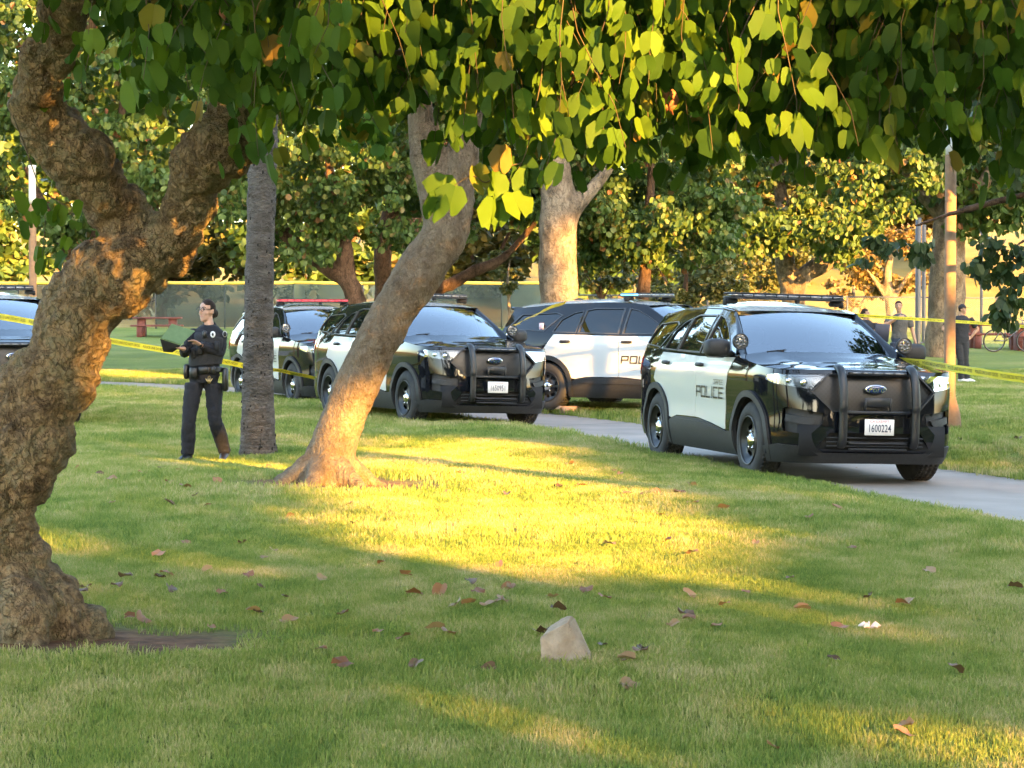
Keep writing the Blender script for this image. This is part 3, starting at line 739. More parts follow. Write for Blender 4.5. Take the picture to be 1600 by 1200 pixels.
        # head lamp
        hl = empty('headlight', (0, 0, 0)); hl.parent = R
        panel('lamp_housing', HL, BODY, M['lens_dark'], hl, -.03, 0, sign=sg, step=.03, grid=.04)
        panel('lamp_cover', [(a * .996 + .004, b) for a, b in HL], BODY, glassL, hl, -.004, 0, sign=sg, step=.03, grid=.04)
        panel('amber_reflector', [(1.08, 1.04), (1.19, 1.03), (1.215, 1.0), (1.12, .985)], BODY, M['amber'], hl, -.022, 0, sign=sg, step=.03, grid=.04)
        panel('light_strip', [(.56, 1.052), (1.05, 1.04), (1.055, 1.032), (.58, 1.042)], BODY, M['lens_clear'], hl, -.02, 0, sign=sg, step=.03, grid=.04)
        for s_, z_, r_ in ((.74, .975, .038), (.90, .99, .032)):
            p = BODY(s_, z_, -.022); e, g = ellipsoid((p[0] - .0, p[1] * -sg, p[2]), (.022, r_, r_), 14, 8); mesh_obj('projector', e, g, M['chrome'], hl)
        panel('reflector_bowl', [(.66, .935), (.64, 1.015), (.98, 1.03), (1.0, .965), (.86, .945)], BODY, M['lens_clear'], hl, -.027, 0, sign=sg, step=.03, grid=.04)
        # side intake with its blade
        panel('side_intake', FOG, BODY, M['clad'], R, -.05, 0, sign=sg, step=.03, grid=.04)
        panel('intake_blade', [(.60, .625), (.92, .665), (.93, .60), (.64, .565)], BODY, M['clad'], R, -.012, .03, sign=sg, step=.03, grid=.04)
        panel('tail_light', [(float(SX(-2.16)), 1.15), (float(SX(-2.22)), 1.02), (float(SX(-2.36)), .94), (SEND - .62, .96), (SEND - .62, 1.14)], BODY, M['red'], R, .008, .02, sign=sg, step=.03, grid=.05)
        mb = MB(); a = 0 if sg < 0 else 0
        mb.tube([(1.09, sg * .52 - .12, 1.255), (1.03, sg * .30 - .05, 1.285), (1.04, sg * .12 - .1 + sg * .05, 1.29)], .011, 6); mb.obj('wiper', M['dark'], R)
        for ax in (AXF, AXR): wheel(R, ax, sg)
    # front: grille, lower intake, valance
    def both(name, poly, m, off, sk, par=R): return panel(name, [(max(a, .0002), b) for a, b in poly], BODY, m, par, off, sk, both=True, step=.03, grid=.05, nosk=lambda a, b: max(a[0], b[0]) < .004)
    g = both('grille', GR, M['mesh'], -.035, 0)
    both('grille_surround', [(0, 1.072), (.485, 1.072), (.66, .895), (.445, .70), (0, .70), (0, .715), (.43, .715), (.64, .895), (.47, 1.057), (0, 1.057)], M['clad'], .004, .04)
    both('lower_intake', LOW, M['dark'], -.05, 0)
    mb = MB()
    for z_ in (.37, .41, .45): mb.box((2.415, 0, z_), (.03, 1.0, .014), bev=.004)
    mb.obj('intake_slats', M['clad'], R)
    mb = MB()
    both('bumper_valance', [(0, .20), (1.34, .19), (1.36, .33), (1.0, .372), (.70, .36), (.60, .30), (0, .30)], M['clad'], .022, .05)
    e, gq = ellipsoid((2.405, 0, .925), (.016, .115, .047), 28, 8); b = mesh_obj('badge', e, gq, M['chrome'], R)
    e, gq = ellipsoid((2.412, 0, .925), (.014, .100, .038), 28, 8); mesh_obj('badge_field', e, gq, M['badge'], b)
    flat_text('Ford', .085, (2.430, 0, .922), (0, 1, 0), (0, 0, 1), M['chrome'], b, 'badge_script', 1.0, .25)
    # push bar
    pb = empty('push_bar'); pb.parent = R
    for sg in (-1, 1):
        y = sg * .375
        P = [(2.47, y, .37), (2.505, y, .42), (2.515, y, .50), (2.515, y, .70), (2.525, y, .76), (2.50, y, .92), (2.455, y, 1.05), (2.40, y, 1.115), (2.33, y, 1.135)]
        mb = MB(); mb.tube(dense(np.array(P), 4), [(.032, .044)] * (len(P) * 4 - 3), 12, up=(1, 0, 0)); mb.obj('upright', M['bar'], pb)
        mb = MB(); mb.box((2.46, y * .97, .42), (.10, .012, .10)); mb.box((2.46, y * .97, .70), (.10, .012, .08)); mb.obj('bracket', M['bar'], pb)
        mb = MB(); mb.box((2.47, sg * .13, .765), (.02, .022, .15), bev=.004); mb.obj('stay', M['bar'], pb)
    mb = MB(); mb.box((2.485, 0, .70), (.035, .70, .028), bev=.006); mb.box((2.485, 0, .345), (.03, .60, .018), bev=.006); mb.box((2.485, 0, .40), (.03, .60, .018), bev=.006); mb.box((2.47, 0, .80), (.014, .24, .085), bev=.004); mb.obj('crossbar', M['bar'], pb)
    lb = MB(); lb.box((2.425, 0, 1.078), (.05, .60, .036), bev=.008); lb = lb.obj('warning_strip', M['bar'], pb)
    for i, y in enumerate((-.22, -.11, 0, .11, .22)):
        mb = MB(); mb.box((2.452, y, 1.08), (.008, .085, .016), bev=.003); mb.obj('warning_lamp', M['lens_clear'], lb)
    # number plate
    pl = MB(); pl.box((2.515, 0, .56), (.008, .305, .155), bev=.003); pl = pl.obj('license_plate', M['plate'], R)
    flat_text('CA EXEMPT', .034, (2.5205, 0, .617), (0, 1, 0), (0, 0, 1), M['plate_red'], pl, 'plate_heading', 1.15)
    mb = MB(); mb.box((2.50, 0, .56), (.02, .12, .06)); mb.obj('plate_mount', M['bar'], R)
    # roof light bar, aerials
    bar = empty('light_bar'); bar.parent = R
    x0 = -.18; zt = 1.83
    mb = MB(); mb.box((x0, 0, zt - .005), (.27, 1.30, .022), bev=.01); mb.obj('bar_base', M['clad'], bar)
    mb = MB(); mb.box((x0, 0, zt + .042), (.25, 1.29, .016), bev=.007); mb.obj('bar_lid', M['clad'], bar)
    for i in range(10):
        y = -.58 + i * .129
        mb = MB(); mb.box((x0, y, zt + .020), (.262, .118, .027), bev=.006); mb.obj('bar_lens', M['lens_clear'] if i % 3 else M['lens_dark'], bar)
    for sg in (-1, 1):
        mb = MB(); mb.box((x0, sg * .60, zt - .045), (.15, .12, .06), bev=.02); mb.box((x0, sg * .665, zt - .055), (.09, .03, .07), bev=.01); mb.obj('bar_foot', M['dark'], bar)
    mb = MB(); mb.box((x0 + .1, .12, zt - .03), (.05, .05, .05), bev=.01); mb.obj('bar_cable_gland', M['dark'], bar)
    mb = MB(); v, f = ellipsoid((-1.5, 0, 1.765), (.10, .028, .04), 12, 8); mb.add(v, f); mb.obj('aerial_fin', M['clad'], R)
    # underside, cabin
    mb = MB(); mb.box((0, 0, .36), (4.3, 1.10, .24)); mb.box((.0, 0, .36), (1.95, 1.66, .2)); mb.box((2.15, 0, .42), (.45, 1.5, .3)); mb.box((-2.2, 0, .42), (.6, 1.5, .3)); mb.tube([(-2.0, .3, .27), (.4, .3, .24), (.5, .0, .24)], .05); mb.obj('underbody', M['dark'], R)
    mb = MB(); mb.box((.78, 0, 1.10), (.55, 1.50, .22), bev=.08); mb.box((.62, 0, 1.20), (.25, .5, .08), bev=.03); mb.obj('dashboard', M['seat'], R)
    mb = MB(); mb.box((.84, -.28, 1.23), (.20, .32, .012), rot=rotm(0, -.15, 0)); mb.obj('dashboard_paper', M['paper'], R)
    v, f = [], []; mb = MB(); t = np.linspace(0, 2 * math.pi, 25); mb.tube([(.46 + .06 * math.sin(a), .38 + .18 * math.cos(a), 1.14 + .16 * math.sin(a)) for a in t], .016, 6, cap=False); mb.box((.47, .38, 1.14), (.04, .30, .05), bev=.015); mb.obj('steering_wheel', M['dark'], R)
    for sg in (-1, 1):
        mb = MB(); mb.box((-.02, sg * .38, 1.02), (.16, .50, .62), rot=rotm(0, -.2, 0), bev=.06); mb.box((-.07, sg * .38, 1.42), (.10, .26, .18), rot=rotm(0, -.15, 0), bev=.045); mb.box((.22, sg * .38, .78), (.5, .50, .16), bev=.06); mb.obj('front_seat', M['seat'], R)
    mb = MB(); mb.box((-.42, 0, 1.25), (.03, 1.30, .75), bev=.01); mb.obj('partition', M['dark'], R)
    mb = MB(); mb.box((-.9, 0, .62), (3.0, 1.5, .3)); mb.obj('cabin_floor', M['dark'], R)
    return R
glassL = glass_mat('lamp_cover_glass', (.92, .94, .95), 1.5, 1)
def finish_car(R, number, pose, label, fender=None):
    x, y, z, h, roll = pose
    R.location = (x, y, z); R.rotation_euler = (roll, 0, h)
    pl = [c for c in R.children if c.name.startswith('license_plate')][0]
    t = flat_text(number, .105, (2.5205, 0, .547), (0, 1, 0), (0, 0, 1), M['plate_ink'], pl, 'plate_number', .66, bold=.012)
    if fender:
        p = BODY(1.02, .885, .004)
        n = np.array([np.interp(1.02, _sl, ONX), -np.interp(1.02, _sl, ONY), 0]); ex = np.array([-n[1], n[0], 0])
        flat_text(fender, .085, (p[0] + n[0] * .004, -p[1] + n[1] * .004, p[2]), ex, (0, 0, 1), M['decal_white'], R, 'unit_number', .8, .1)
    tag(R, label, 'police car', 'black and white patrol cars parked in the park')
def pose_from_wheel(px, py, d, lx, ly, h, z=None):
    p = pix(px, py, d); c, s = math.cos(h), math.sin(h)
    return (p[0] - (lx * c - ly * s), p[1] - (lx * s + ly * c), p[2] if z is None else z, h, 0)
car1 = build_car()
others = [copy_tree(car1) for _ in range(4)]
finish_car(car1, '1600224', (2.93, 24.45, -.168, math.radians(-76), -.027), 'nearest patrol car at right, glossy black front with push bar, plate 1600224', '1630')
finish_car(others[0], '1650951', (-1.27, 33.6, -.063, math.radians(-65), -.027), 'patrol car with plate 1650951 behind the leaning tree trunk')
h3 = math.radians(-66); p3 = pose_from_wheel(464, 635, 39.5, AXF, -.87, h3)
finish_car(others[1], '1650948', p3, 'patrol car with lit red roof bar, half hidden behind the grey palm trunk')
h4 = math.radians(-34); p4 = pose_from_wheel(859, 639, 37.0, AXR, -.87, h4)
finish_car(others[2], '1600231', p4, 'patrol car seen from its white side, parked on grass beyond the drive')
h5 = math.radians(-69)
finish_car(others[3], '1547180', (-7.33, 31.9, .03, h5, 0), 'patrol car at the left edge, mostly hidden by the gnarled trunk')
# the lamps that are switched on in the roof bars
M['red_lit'] = mat('red_light_lit', (.5, .02, .03), .2, emit=(1, .06, .08), es=.09)
M['blue_lit'] = mat('blue_light_lit', (.1, .3, .8), .2, emit=(.15, .55, 1), es=.3)
def relit(R, mt, pred):
    bar = [c for c in R.children if c.name.startswith('light_bar')][0]; k = 0
    for c in sorted([c for c in bar.children if c.name.startswith('bar_lens')], key=lambda o: mesh_co(o.data)[:, 1].mean()):
        if pred(k): c.data = c.data.copy(); c.data.materials[0] = mt
        k += 1
relit(others[1], M['red_lit'], lambda k: True); relit(others[2], M['blue_lit'], lambda k: k == 0)
bpy.context.view_layer.update()
fl = MB(); p = GREEN(-1.66, 1.33, .004); fl.box((p[0], p[1] - .0, p[2]), (.09, .004, .13)); fl.obj('window_sticker', mat('pink_sticker', (.6, .25, .28), .5, (.65, .6, .6), scale=30), others[2])
# ---------------------------------------------------------------- leaves
def leaf_template(full=True):
    if full: half = [(.02, .0), (-.03, .20), (.10, .40), (.36, .49), (.64, .46), (.88, .33), (1.0, .19), (.93, .08), (.70, .0)]
    else: half = [(0, .02), (.18, .46), (.66, .50), (1.0, .20), (.82, .0)]
    rib = (.42, 0); v = []; f = []
    for sg in (-1, 1):
        b = len(v); v.append((0, rib[0], sg)); 
        for t, w in half: v.append((w, t, sg))
        n = len(half)
        for i in range(n - 1): f.append((b, b + 1 + i, b + 2 + i) if sg > 0 else (b, b + 2 + i, b + 1 + i))
    return np.array(v, float), np.array(f)
LT, LF = leaf_template(True); ST_, SF = leaf_template(False)
OT = np.array([(0, 0, 1), (.30, .3, 1), (.34, .62, 1), (0, 1, 1), (-.34, .62, 1), (-.30, .3, 1)], float); OF = np.array([(0, 1, 2), (0, 2, 3), (0, 3, 4), (0, 4, 5)])
def leaf_arrays(pos, size, yaw, tilt, roll, fold, tmpl='full', rng=RNG):
    """pos = leaf stalk end; hangs down; returns verts (N*nv,3), faces, rnd per vertex"""
    T, Fc = {'full': (LT, LF), 'low': (ST_, SF), 'oval': (OT, OF)}[tmpl]
    N = len(pos); w, t, sg = T[:, 0], T[:, 1], T[:, 2]
    c, s = np.cos(fold)[:, None], np.sin(fold)[:, None]
    x = w * sg * c if tmpl != 'oval' else w * np.ones_like(c); y = np.abs(w) * s + .12 * (t ** 2) * np.ones_like(s); z = -t * np.ones_like(c)
    if tmpl == 'full': x = x * (1 + .10 * rng.normal(size=x.shape)); z = z * (1 + .05 * rng.normal(size=x.shape)); y = y + .035 * rng.normal(size=x.shape) * (w > .05)
    P = np.stack([x, y, z], -1) * size[:, None, None]
    def rot(P, a, i, j):
        ca, sa = np.cos(a)[:, None], np.sin(a)[:, None]; Q = P.copy(); Q[..., i] = P[..., i] * ca - P[..., j] * sa; Q[..., j] = P[..., i] * sa + P[..., j] * ca; return Q
    P = rot(P, roll, 0, 2); P = rot(P, tilt, 1, 2); P = rot(P, yaw, 0, 1)
    P = P + pos[:, None, :]
    F_ = (Fc[None] + (np.arange(N) * len(T))[:, None, None]).reshape(-1, 3)
    return P.reshape(-1, 3), F_, np.repeat(rng.random(N), len(T))
LEAF_NEAR = leaf_mat('orchid_leaf', [(0, (.022, .055, .009)), (.45, (.042, .092, .010)), (.93, (.080, .140, .013)), (.975, (.13, .13, .022)), (1, (.17, .11, .03))], .30, .6, .12)
LEAF_FAR = leaf_mat('orchid_leaf_far', [(0, (.035, .070, .018)), (.5, (.062, .108, .024)), (.88, (.105, .145, .030)), (.97, (.15, .12, .04)), (1, (.17, .065, .03))], .32)
LEAF_DARK = leaf_mat('dark_leaf', [(0, (.018, .036, .012)), (.6, (.032, .058, .018)), (1, (.06, .08, .025))], .3)
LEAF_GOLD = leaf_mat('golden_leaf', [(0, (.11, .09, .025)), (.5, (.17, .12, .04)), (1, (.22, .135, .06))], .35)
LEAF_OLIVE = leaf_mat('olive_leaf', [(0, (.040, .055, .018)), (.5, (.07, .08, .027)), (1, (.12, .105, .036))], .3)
def bark(name, cols, scale=6, bump=.6, dist=.03, stretch=(1, 1, .5), bs=3.0, crack=0.0):
    m = bpy.data.materials.new(name); m.use_nodes = True; n = m.node_tree.nodes; l = m.node_tree.links; b = n['Principled BSDF']
    b.inputs['Roughness'].default_value = .9; b.inputs['Specular IOR Level'].default_value = .15
    tc = n.new('ShaderNodeTexCoord'); mp = n.new('ShaderNodeMapping'); mp.inputs['Scale'].default_value = stretch; l.new(tc.outputs['Object'], mp.inputs[0])
    t = n.new('ShaderNodeTexNoise'); t.inputs['Scale'].default_value = scale; t.inputs['Detail'].default_value = 8; t.inputs['Roughness'].default_value = .65; l.new(mp.outputs[0], t.inputs['Vector'])
    r = n.new('ShaderNodeValToRGB'); e = r.color_ramp.elements
    while len(e) < len(cols): e.new(.5)
    for i, (p, c) in enumerate(cols): e[i].position = p; e[i].color = (*c, 1)
    l.new(t.outputs['Fac'], r.inputs[0]); l.new(r.outputs[0], b.inputs['Base Color'])
    v = n.new('ShaderNodeTexVoronoi'); v.inputs['Scale'].default_value = scale * bs; v.feature = 'F1'; l.new(mp.outputs[0], v.inputs['Vector'])
    t2 = n.new('ShaderNodeTexNoise'); t2.inputs['Scale'].default_value = scale * bs * 2.2; t2.inputs['Detail'].default_value = 8; l.new(mp.outputs[0], t2.inputs['Vector'])
    ad = n.new('ShaderNodeMath'); ad.operation = 'MULTIPLY_ADD'; l.new(v.outputs['Distance'], ad.inputs[0]); ad.inputs[1].default_value = .7; l.new(t2.outputs['Fac'], ad.inputs[2])
    bp = n.new('ShaderNodeBump'); bp.inputs['Strength'].default_value = bump; bp.inputs['Distance'].default_value = dist
    if crack:
        ds = n.new('ShaderNodeTexNoise'); ds.inputs['Scale'].default_value = scale * 1.7; ds.inputs['Detail'].default_value = 4; l.new(mp.outputs[0], ds.inputs['Vector'])
        vm = n.new('ShaderNodeVectorMath'); vm.operation = 'MULTIPLY_ADD'; l.new(ds.outputs['Color'], vm.inputs[0]); vm.inputs[1].default_value = (.34, .34, .34); l.new(mp.outputs[0], vm.inputs[2])
        ve = n.new('ShaderNodeTexVoronoi'); ve.feature = 'DISTANCE_TO_EDGE'; ve.inputs['Scale'].default_value = scale * 2.6; l.new(vm.outputs[0], ve.inputs['Vector'])
        cr_ = n.new('ShaderNodeValToRGB'); cr_.color_ramp.elements[0].position = .0; cr_.color_ramp.elements[1].position = .09; cr_.color_ramp.elements[0].color = (1 - crack, 1 - crack, 1 - crack, 1); l.new(ve.outputs['Distance'], cr_.inputs[0])
        mu = n.new('ShaderNodeMix'); mu.data_type = 'RGBA'; mu.blend_type = 'MULTIPLY'; mu.inputs['Factor'].default_value = 1; l.new(r.outputs[0], mu.inputs[6]); l.new(cr_.outputs[0], mu.inputs[7]); l.new(mu.outputs[2], b.inputs['Base Color'])
        a2 = n.new('ShaderNodeMath'); a2.operation = 'MULTIPLY_ADD'; l.new(cr_.outputs[0], a2.inputs[0]); a2.inputs[1].default_value = .9; l.new(ad.outputs[0], a2.inputs[2]); ad = a2
    l.new(ad.outputs[0], bp.inputs['Height']); l.new(bp.outputs[0], b.inputs['Normal']); return m
BARK_L = bark('gnarled_bark', [(.25, (.045, .032, .020)), (.40, (.15, .105, .062)), (.50, (.25, .18, .105)), (.58, (.18, .15, .09)), (.75, (.36, .24, .135))], 6, 1.0, .05, (1, 1, .8), 3.4, crack=.28)
BARK_M = bark('grey_tan_bark', [(.28, (.066, .046, .029)), (.45, (.135, .10, .066)), (.6, (.18, .138, .092)), (.75, (.26, .20, .137))], 7, 1.0, .025, (1, 1, .6), 4, crack=.18)
BARK_P = bark('palm_bark', [(.25, (.055, .046, .040)), (.5, (.125, .107, .094)), (.75, (.19, .165, .15))], 5, 1.0, .03, (1.0, 1.0, 1.7), 4, crack=.2)
BARK_S = bark('sycamore_bark', [(.30, (.065, .05, .035)), (.46, (.13, .10, .07)), (.58, (.21, .165, .115)), (.68, (.12, .095, .07))], 3.5, .8, .03, (1, 1, .6), 3, crack=.35)
BARK_D = bark('dark_bark', [(.3, (.035, .022, .014)), (.5, (.085, .05, .03)), (.7, (.14, .085, .055))], 4, .6, .03, (1, 1, .5), 3, crack=.5)

def trunk_mesh(paths, voxel, noise_amp, noise_sc, burls=None, smooth=3, name='trunk', fine=.35):
    V = []; Fc = []; n0 = 0
    for pts, rad in paths:
        P = dense(np.array(pts, float), 5); R_ = np.interp(np.linspace(0, 1, len(P)), np.linspace(0, 1, len(rad)), rad)
        v, f = tube(P, R_, 20); V.append(v); Fc += [tuple(i + n0 for i in q) for q in f]; n0 += len(v)
    me = remesh(np.concatenate(V), Fc, voxel, smooth, name); co = mesh_co(me); no = mesh_no(me)
    d = np.array([noise.fractal(Vector(p) * noise_sc, 1.0, 2.0, 3) for p in co]) * noise_amp
    d += np.array([noise.noise(Vector(p) * noise_sc * 5.3) for p in co]) * noise_amp * fine
    if burls is not None:
        rg = np.random.default_rng(5)
        for c, r, a in burls:
            q = np.linalg.norm(co - c, axis=1) / r; k = q < 1
            d[k] = np.maximum(d[k], d[k] * .3 + a * np.sqrt(1 - q[k] ** 2) ** .8 + .14 * a * np.cos(q[k] * 15))
    set_co(me, co + no * d[:, None]); return me
def px_path(pts, z=None): return [pix(*p) for p in pts]

# ---------------------------------------------------------------- near tree with the burls, left
zl = zg(*TREE_L)
D0 = 10.3
Lp = [(40, 1030, D0), (26, 985, D0), (5, 930, D0), (-18, 860, D0), (-2, 770, D0), (22, 700, D0), (30, 650, D0), (62, 606, D0), (98, 560, D0), (124, 506, D0), (162, 453, D0), (204, 412, D0), (222, 385, D0)]
Lr = [.32, .24, .19, .17, .19, .19, .17, .145, .14, .15, .16, .16, .155]
A = [(225, 420, D0), (188, 345, D0), (152, 282, 10.2), (104, 226, 10.1), (56, 172, 10.0), (66, 118, 9.9), (88, 60, 9.8), (106, 8, 9.7), (130, -80, 9.6), (150, -260, 9.3)]
Ar = [.145, .108, .122, .122, .108, .085, .10, .105, .095, .07]
B = [(218, 425, D0), (268, 372, 10.25), (294, 326, 10.15), (312, 282, 10.05), (338, 240, 9.95), (356, 200, 9.95), (374, 163, 9.9), (386, 120, 9.85), (402, 60, 9.7), (425, -60, 9.4), (470, -180, 9.2)]
Br = [.13, .105, .095, .082, .122, .122, .082, .075, .07, .06, .045]
roots = []
for a, L_ in ((-.3, .42), (.5, .42), (-1.2, .45), (2.2, .4), (3.6, .4)):
    c = np.array([TREE_L[0] - .0, TREE_L[1], zl]); dr = np.array([math.cos(a), -abs(math.sin(a)) if a < 1 else math.sin(a), 0])
    roots.append(([c + [0, 0, .28], c + dr * .22 + [0, 0, .14], c + dr * L_ * .8 + [0, 0, .0], c + dr * L_ * 1.15 + [0, 0, -.1]], [.16, .13, .085, .03]))
paths = [(px_path(Lp), Lr), (px_path(A), Ar), (px_path(B), Br)] + roots
rg = np.random.default_rng(11); burls = []
for pts, rad, n, lo, hi in ((Lp, Lr, 90, .05, .13), (A, Ar, 36, .04, .09), (B, Br, 40, .04, .10)):
    P = dense(np.array(px_path(pts)), 6); Rr = np.interp(np.linspace(0, 1, len(P)), np.linspace(0, 1, len(rad)), rad)
    for k in range(n):
        i = rg.integers(4, len(P) - 1); a = rg.uniform(-3.4, .4); r = rg.uniform(lo, hi) * (1 if rg.random() < .8 else 1.35)
        burls.append((P[i] + np.array([math.cos(a) * Rr[i], math.sin(a) * Rr[i], rg.uniform(-.05, .05)]), r, r * rg.uniform(.28, .55)))
for px_, py_, d_, r in ((205, 470, 10.12, .10), (165, 545, 10.1, .11), (160, 590, 10.12, .10), (85, 705, 10.1, .14), (60, 800, 10.1, .10), (50, 530, 10.12, .10), (345, 225, 9.85, .12), (385, 215, 9.9, .11), (150, 240, 10.0, .13), (235, 395, 10.1, .09), (70, 650, 10.08, .13), (130, 640, 10.12, .10)):
    burls.append((pix(px_, py_, d_), r, r * .55))
tree_l = empty('gnarled_tree', (TREE_L[0], TREE_L[1], zl)); tag(tree_l, 'gnarled orchid tree with burl-covered forked trunk at the left edge', 'tree')
bpy.context.view_layer.update()
def under(o, parent):
    o.parent = parent; o.matrix_parent_inverse = Matrix.Translation(parent.location).inverted(); return o
trk = under(link('trunk', trunk_mesh(paths, .014, .03, 3.2, burls, 2, fine=.75), BARK_L), tree_l)
# ---------------------------------------------------------------- leaning tree, middle
zm = zg(*TREE_M); DM = 20.0
Mp = [(508, 775, DM), (512, 745, DM), (518, 705, DM), (542, 640, DM), (575, 565, DM), (612, 495, DM), (655, 425, DM), (690, 375, DM), (703, 345, DM)]
Mr = [.34, .27, .21, .195, .195, .198, .205, .21, .20]
MA = [(700, 365, DM), (685, 310, 20.0), (668, 250, 20), (660, 190, 20), (640, 110, 20), (600, 20, 20.1), (560, -120, 20.3)]
MB_ = [(700, 365, DM), (712, 310, 20), (722, 250, 20), (730, 200, 20), (760, 120, 19.8), (830, 20, 19.5), (900, -100, 19.2)]
paths = [(px_path(Mp), Mr), (px_path(MA), [.20, .17, .15, .13, .11, .09, .05]), (px_path(MB_), [.19, .16, .14, .12, .10, .08, .05])]
cM = np.array([pix(510, 752, DM)[0], DM, zm])
for a in np.linspace(0, 6.28, 8)[:-1]:
    dr = np.array([math.cos(a), math.sin(a), 0]); L_ = random.uniform(.42, .62)
    paths.append(([cM + [0, 0, .25], cM + dr * .2 + [0, 0, .13], cM + dr * L_ * .8 + [0, 0, .03], cM + dr * L_ * 1.2 + [0, 0, -.06]], [.13, .11, .07, .03]))
kn = [(pix(680, 395, 19.78), .09, -.05), (pix(660, 440, 19.8), .10, .02), (pix(560, 600, 19.8), .12, .02)]
tree_m = empty('leaning_tree', (TREE_M[0], TREE_M[1], zm)); tag(tree_m, 'leaning tree in mid lawn with smooth grey trunk, sunlit at its foot', 'tree')
under(link('trunk', trunk_mesh(paths, .026, .022, 2.6, kn, 3, fine=.5), BARK_M), tree_m)
# ---------------------------------------------------------------- palm
zp = zg(*PALM); palm = empty('palm_tree', (PALM[0], PALM[1], zp)); tag(palm, 'straight grey palm trunk standing beside the officer', 'palm tree')
Pp = [(403, 716, 24.1), (403, 700, 24.1), (403, 680, 24.1), (403, 600, 24.1), (404, 500, 24.1), (406, 400, 24.1), (409, 300, 24.1), (411, 220, 24.1), (415, 60, 24.1), (420, -180, 24.1), (428, -500, 24.1)]
P = dense(np.array(px_path(Pp)), 30); Rr = np.interp(np.linspace(0, 1, len(P)), np.linspace(0, 1, 11), [.215, .20, .185, .165, .155, .15, .15, .155, .15, .14, .13])
Rr = Rr + .0028 * np.sin(np.arange(len(P)) * 1.35 + 2 * np.sin(np.arange(len(P)) * .21)) + .003 * np.sin(np.arange(len(P)) * .37)
v, f = tube(P, Rr, 28); v = v + np.array([[noise.noise(Vector(p) * 6) * .008, noise.noise(Vector(p) * 6 + Vector((9, 0, 0))) * .008, 0] for p in v])
under(mesh_obj('trunk', v, f, BARK_P), palm)
rg = np.random.default_rng(3); pm = MB()
for k in range(70):                                  # small scars and pits in the bark
    t = rg.integers(20, 215); a = rg.uniform(-3.3, .2); c = P[t] + np.array([math.cos(a), math.sin(a), 0]) * (Rr[t] + .001); e, g = ellipsoid(c, (.010, .010, rg.uniform(.008, .024)), 6, 5); pm.add(e, g)
tag(under(pm.obj('bark_scars', mat('scar_dark', (.02, .016, .013), .9)), palm), kind='stuff')
for k in range(16):                                  # crown of fronds, above the frame
    a = k / 16 * 6.283 + .1; el = rg.uniform(-.3, .9); pts = [P[-1] + np.array([math.cos(a), math.sin(a), 0]) * (s * 1.9 * math.cos(el * .6)) + np.array([0, 0, s * 1.6 * math.sin(el) - 1.0 * s * s]) for s in np.linspace(0, 1, 10)]
    fr = MB(); fr.tube(pts, np.linspace(.03, .008, 10), 5); pts = np.array(pts)
    for i in range(2, 10):
        for sd in (-1, 1):
            for q in (.0, .5):
                b = pts[i - 1] * (1 - q) + pts[i] * q; sdv = np.array([-math.sin(a), math.cos(a), -.5]) * sd * .55; n_ = np.array([math.cos(a), math.sin(a), 0]) * .03
                fr.add([b - n_, b + n_, b + sdv + n_ * 4], [(0, 1, 2)])
    under(fr.obj('frond', LEAF_DARK), palm)

# ---------------------------------------------------------------- near canopy: drooping twigs with butterfly leaves
rg = np.random.default_rng(21)
XB = np.array([-2.6, -2.0, -1.75, -1.45, -1.2, -1.0, -.80, -.62, -.45, -.30, -.1, .1, .3, .5, .8, 1.1, 1.35, 1.6, 1.85, 2.1, 2.6])     # lateral position at 8.5 m
ZB = np.array([2.35, 2.30, 2.2, 2.13, 2.16, 2.2, 2.04, 2.14, 2.30, 2.26, 2.04, 2.02, 2.06, 2.02, 2.03, 2.06, 2.07, 2.05, 2.12, 1.98, 2.0])
leafpos = []; twigs = []
def droop(x, y, ztop, zend, lean, ylean, n=7):
    t = np.linspace(0, 1, n); return np.stack([x + lean * t ** 1.3 + .03 * np.sin(t * 7 + x * 9), y + ylean * t, ztop + (zend - ztop) * t ** 1.2], 1)
for k in range(680):
    y = rg.uniform(7.4, 10.6); x = rg.uniform(-.27, .27) * y
    zb = np.interp(x / y * 8.5, XB, ZB) ; ksc = (y / 8.5)
    zb = EYE + (zb - EYE) * ksc + abs(rg.normal(0, .20)) * (1 if rg.random() < .7 else 3.0)
    if rg.random() < .05: zb -= .12
    # keep the trunk fork and its surroundings as open as in the photograph
    pxl = 800 + x / y * F
    if pxl < 330 and zb < 2.35 and rg.random() < .72: zb += .35
    if pxl < 130 and rg.random() < .75: continue
    if pxl < 440 and rg.random() < .35: continue
    zt = zb + rg.uniform(.45, .95)
    if zb > EYE + .145 * y + .25: continue
    tw = droop(x, y, zt, zb, rg.normal(0, .16), rg.normal(0, .18)); twigs.append(tw)
    L_ = np.linalg.norm(tw[-1] - tw[0]); nl = int(L_ / .043)
    for i in range(nl):
        t = (i + .5) / nl * (len(tw) - 1); a = int(t); p = tw[a] + (tw[min(a + 1, len(tw) - 1)] - tw[a]) * (t - a)
        leafpos.append(p + np.array([rg.normal(0, .035), rg.normal(0, .035), rg.normal(0, .012)]))
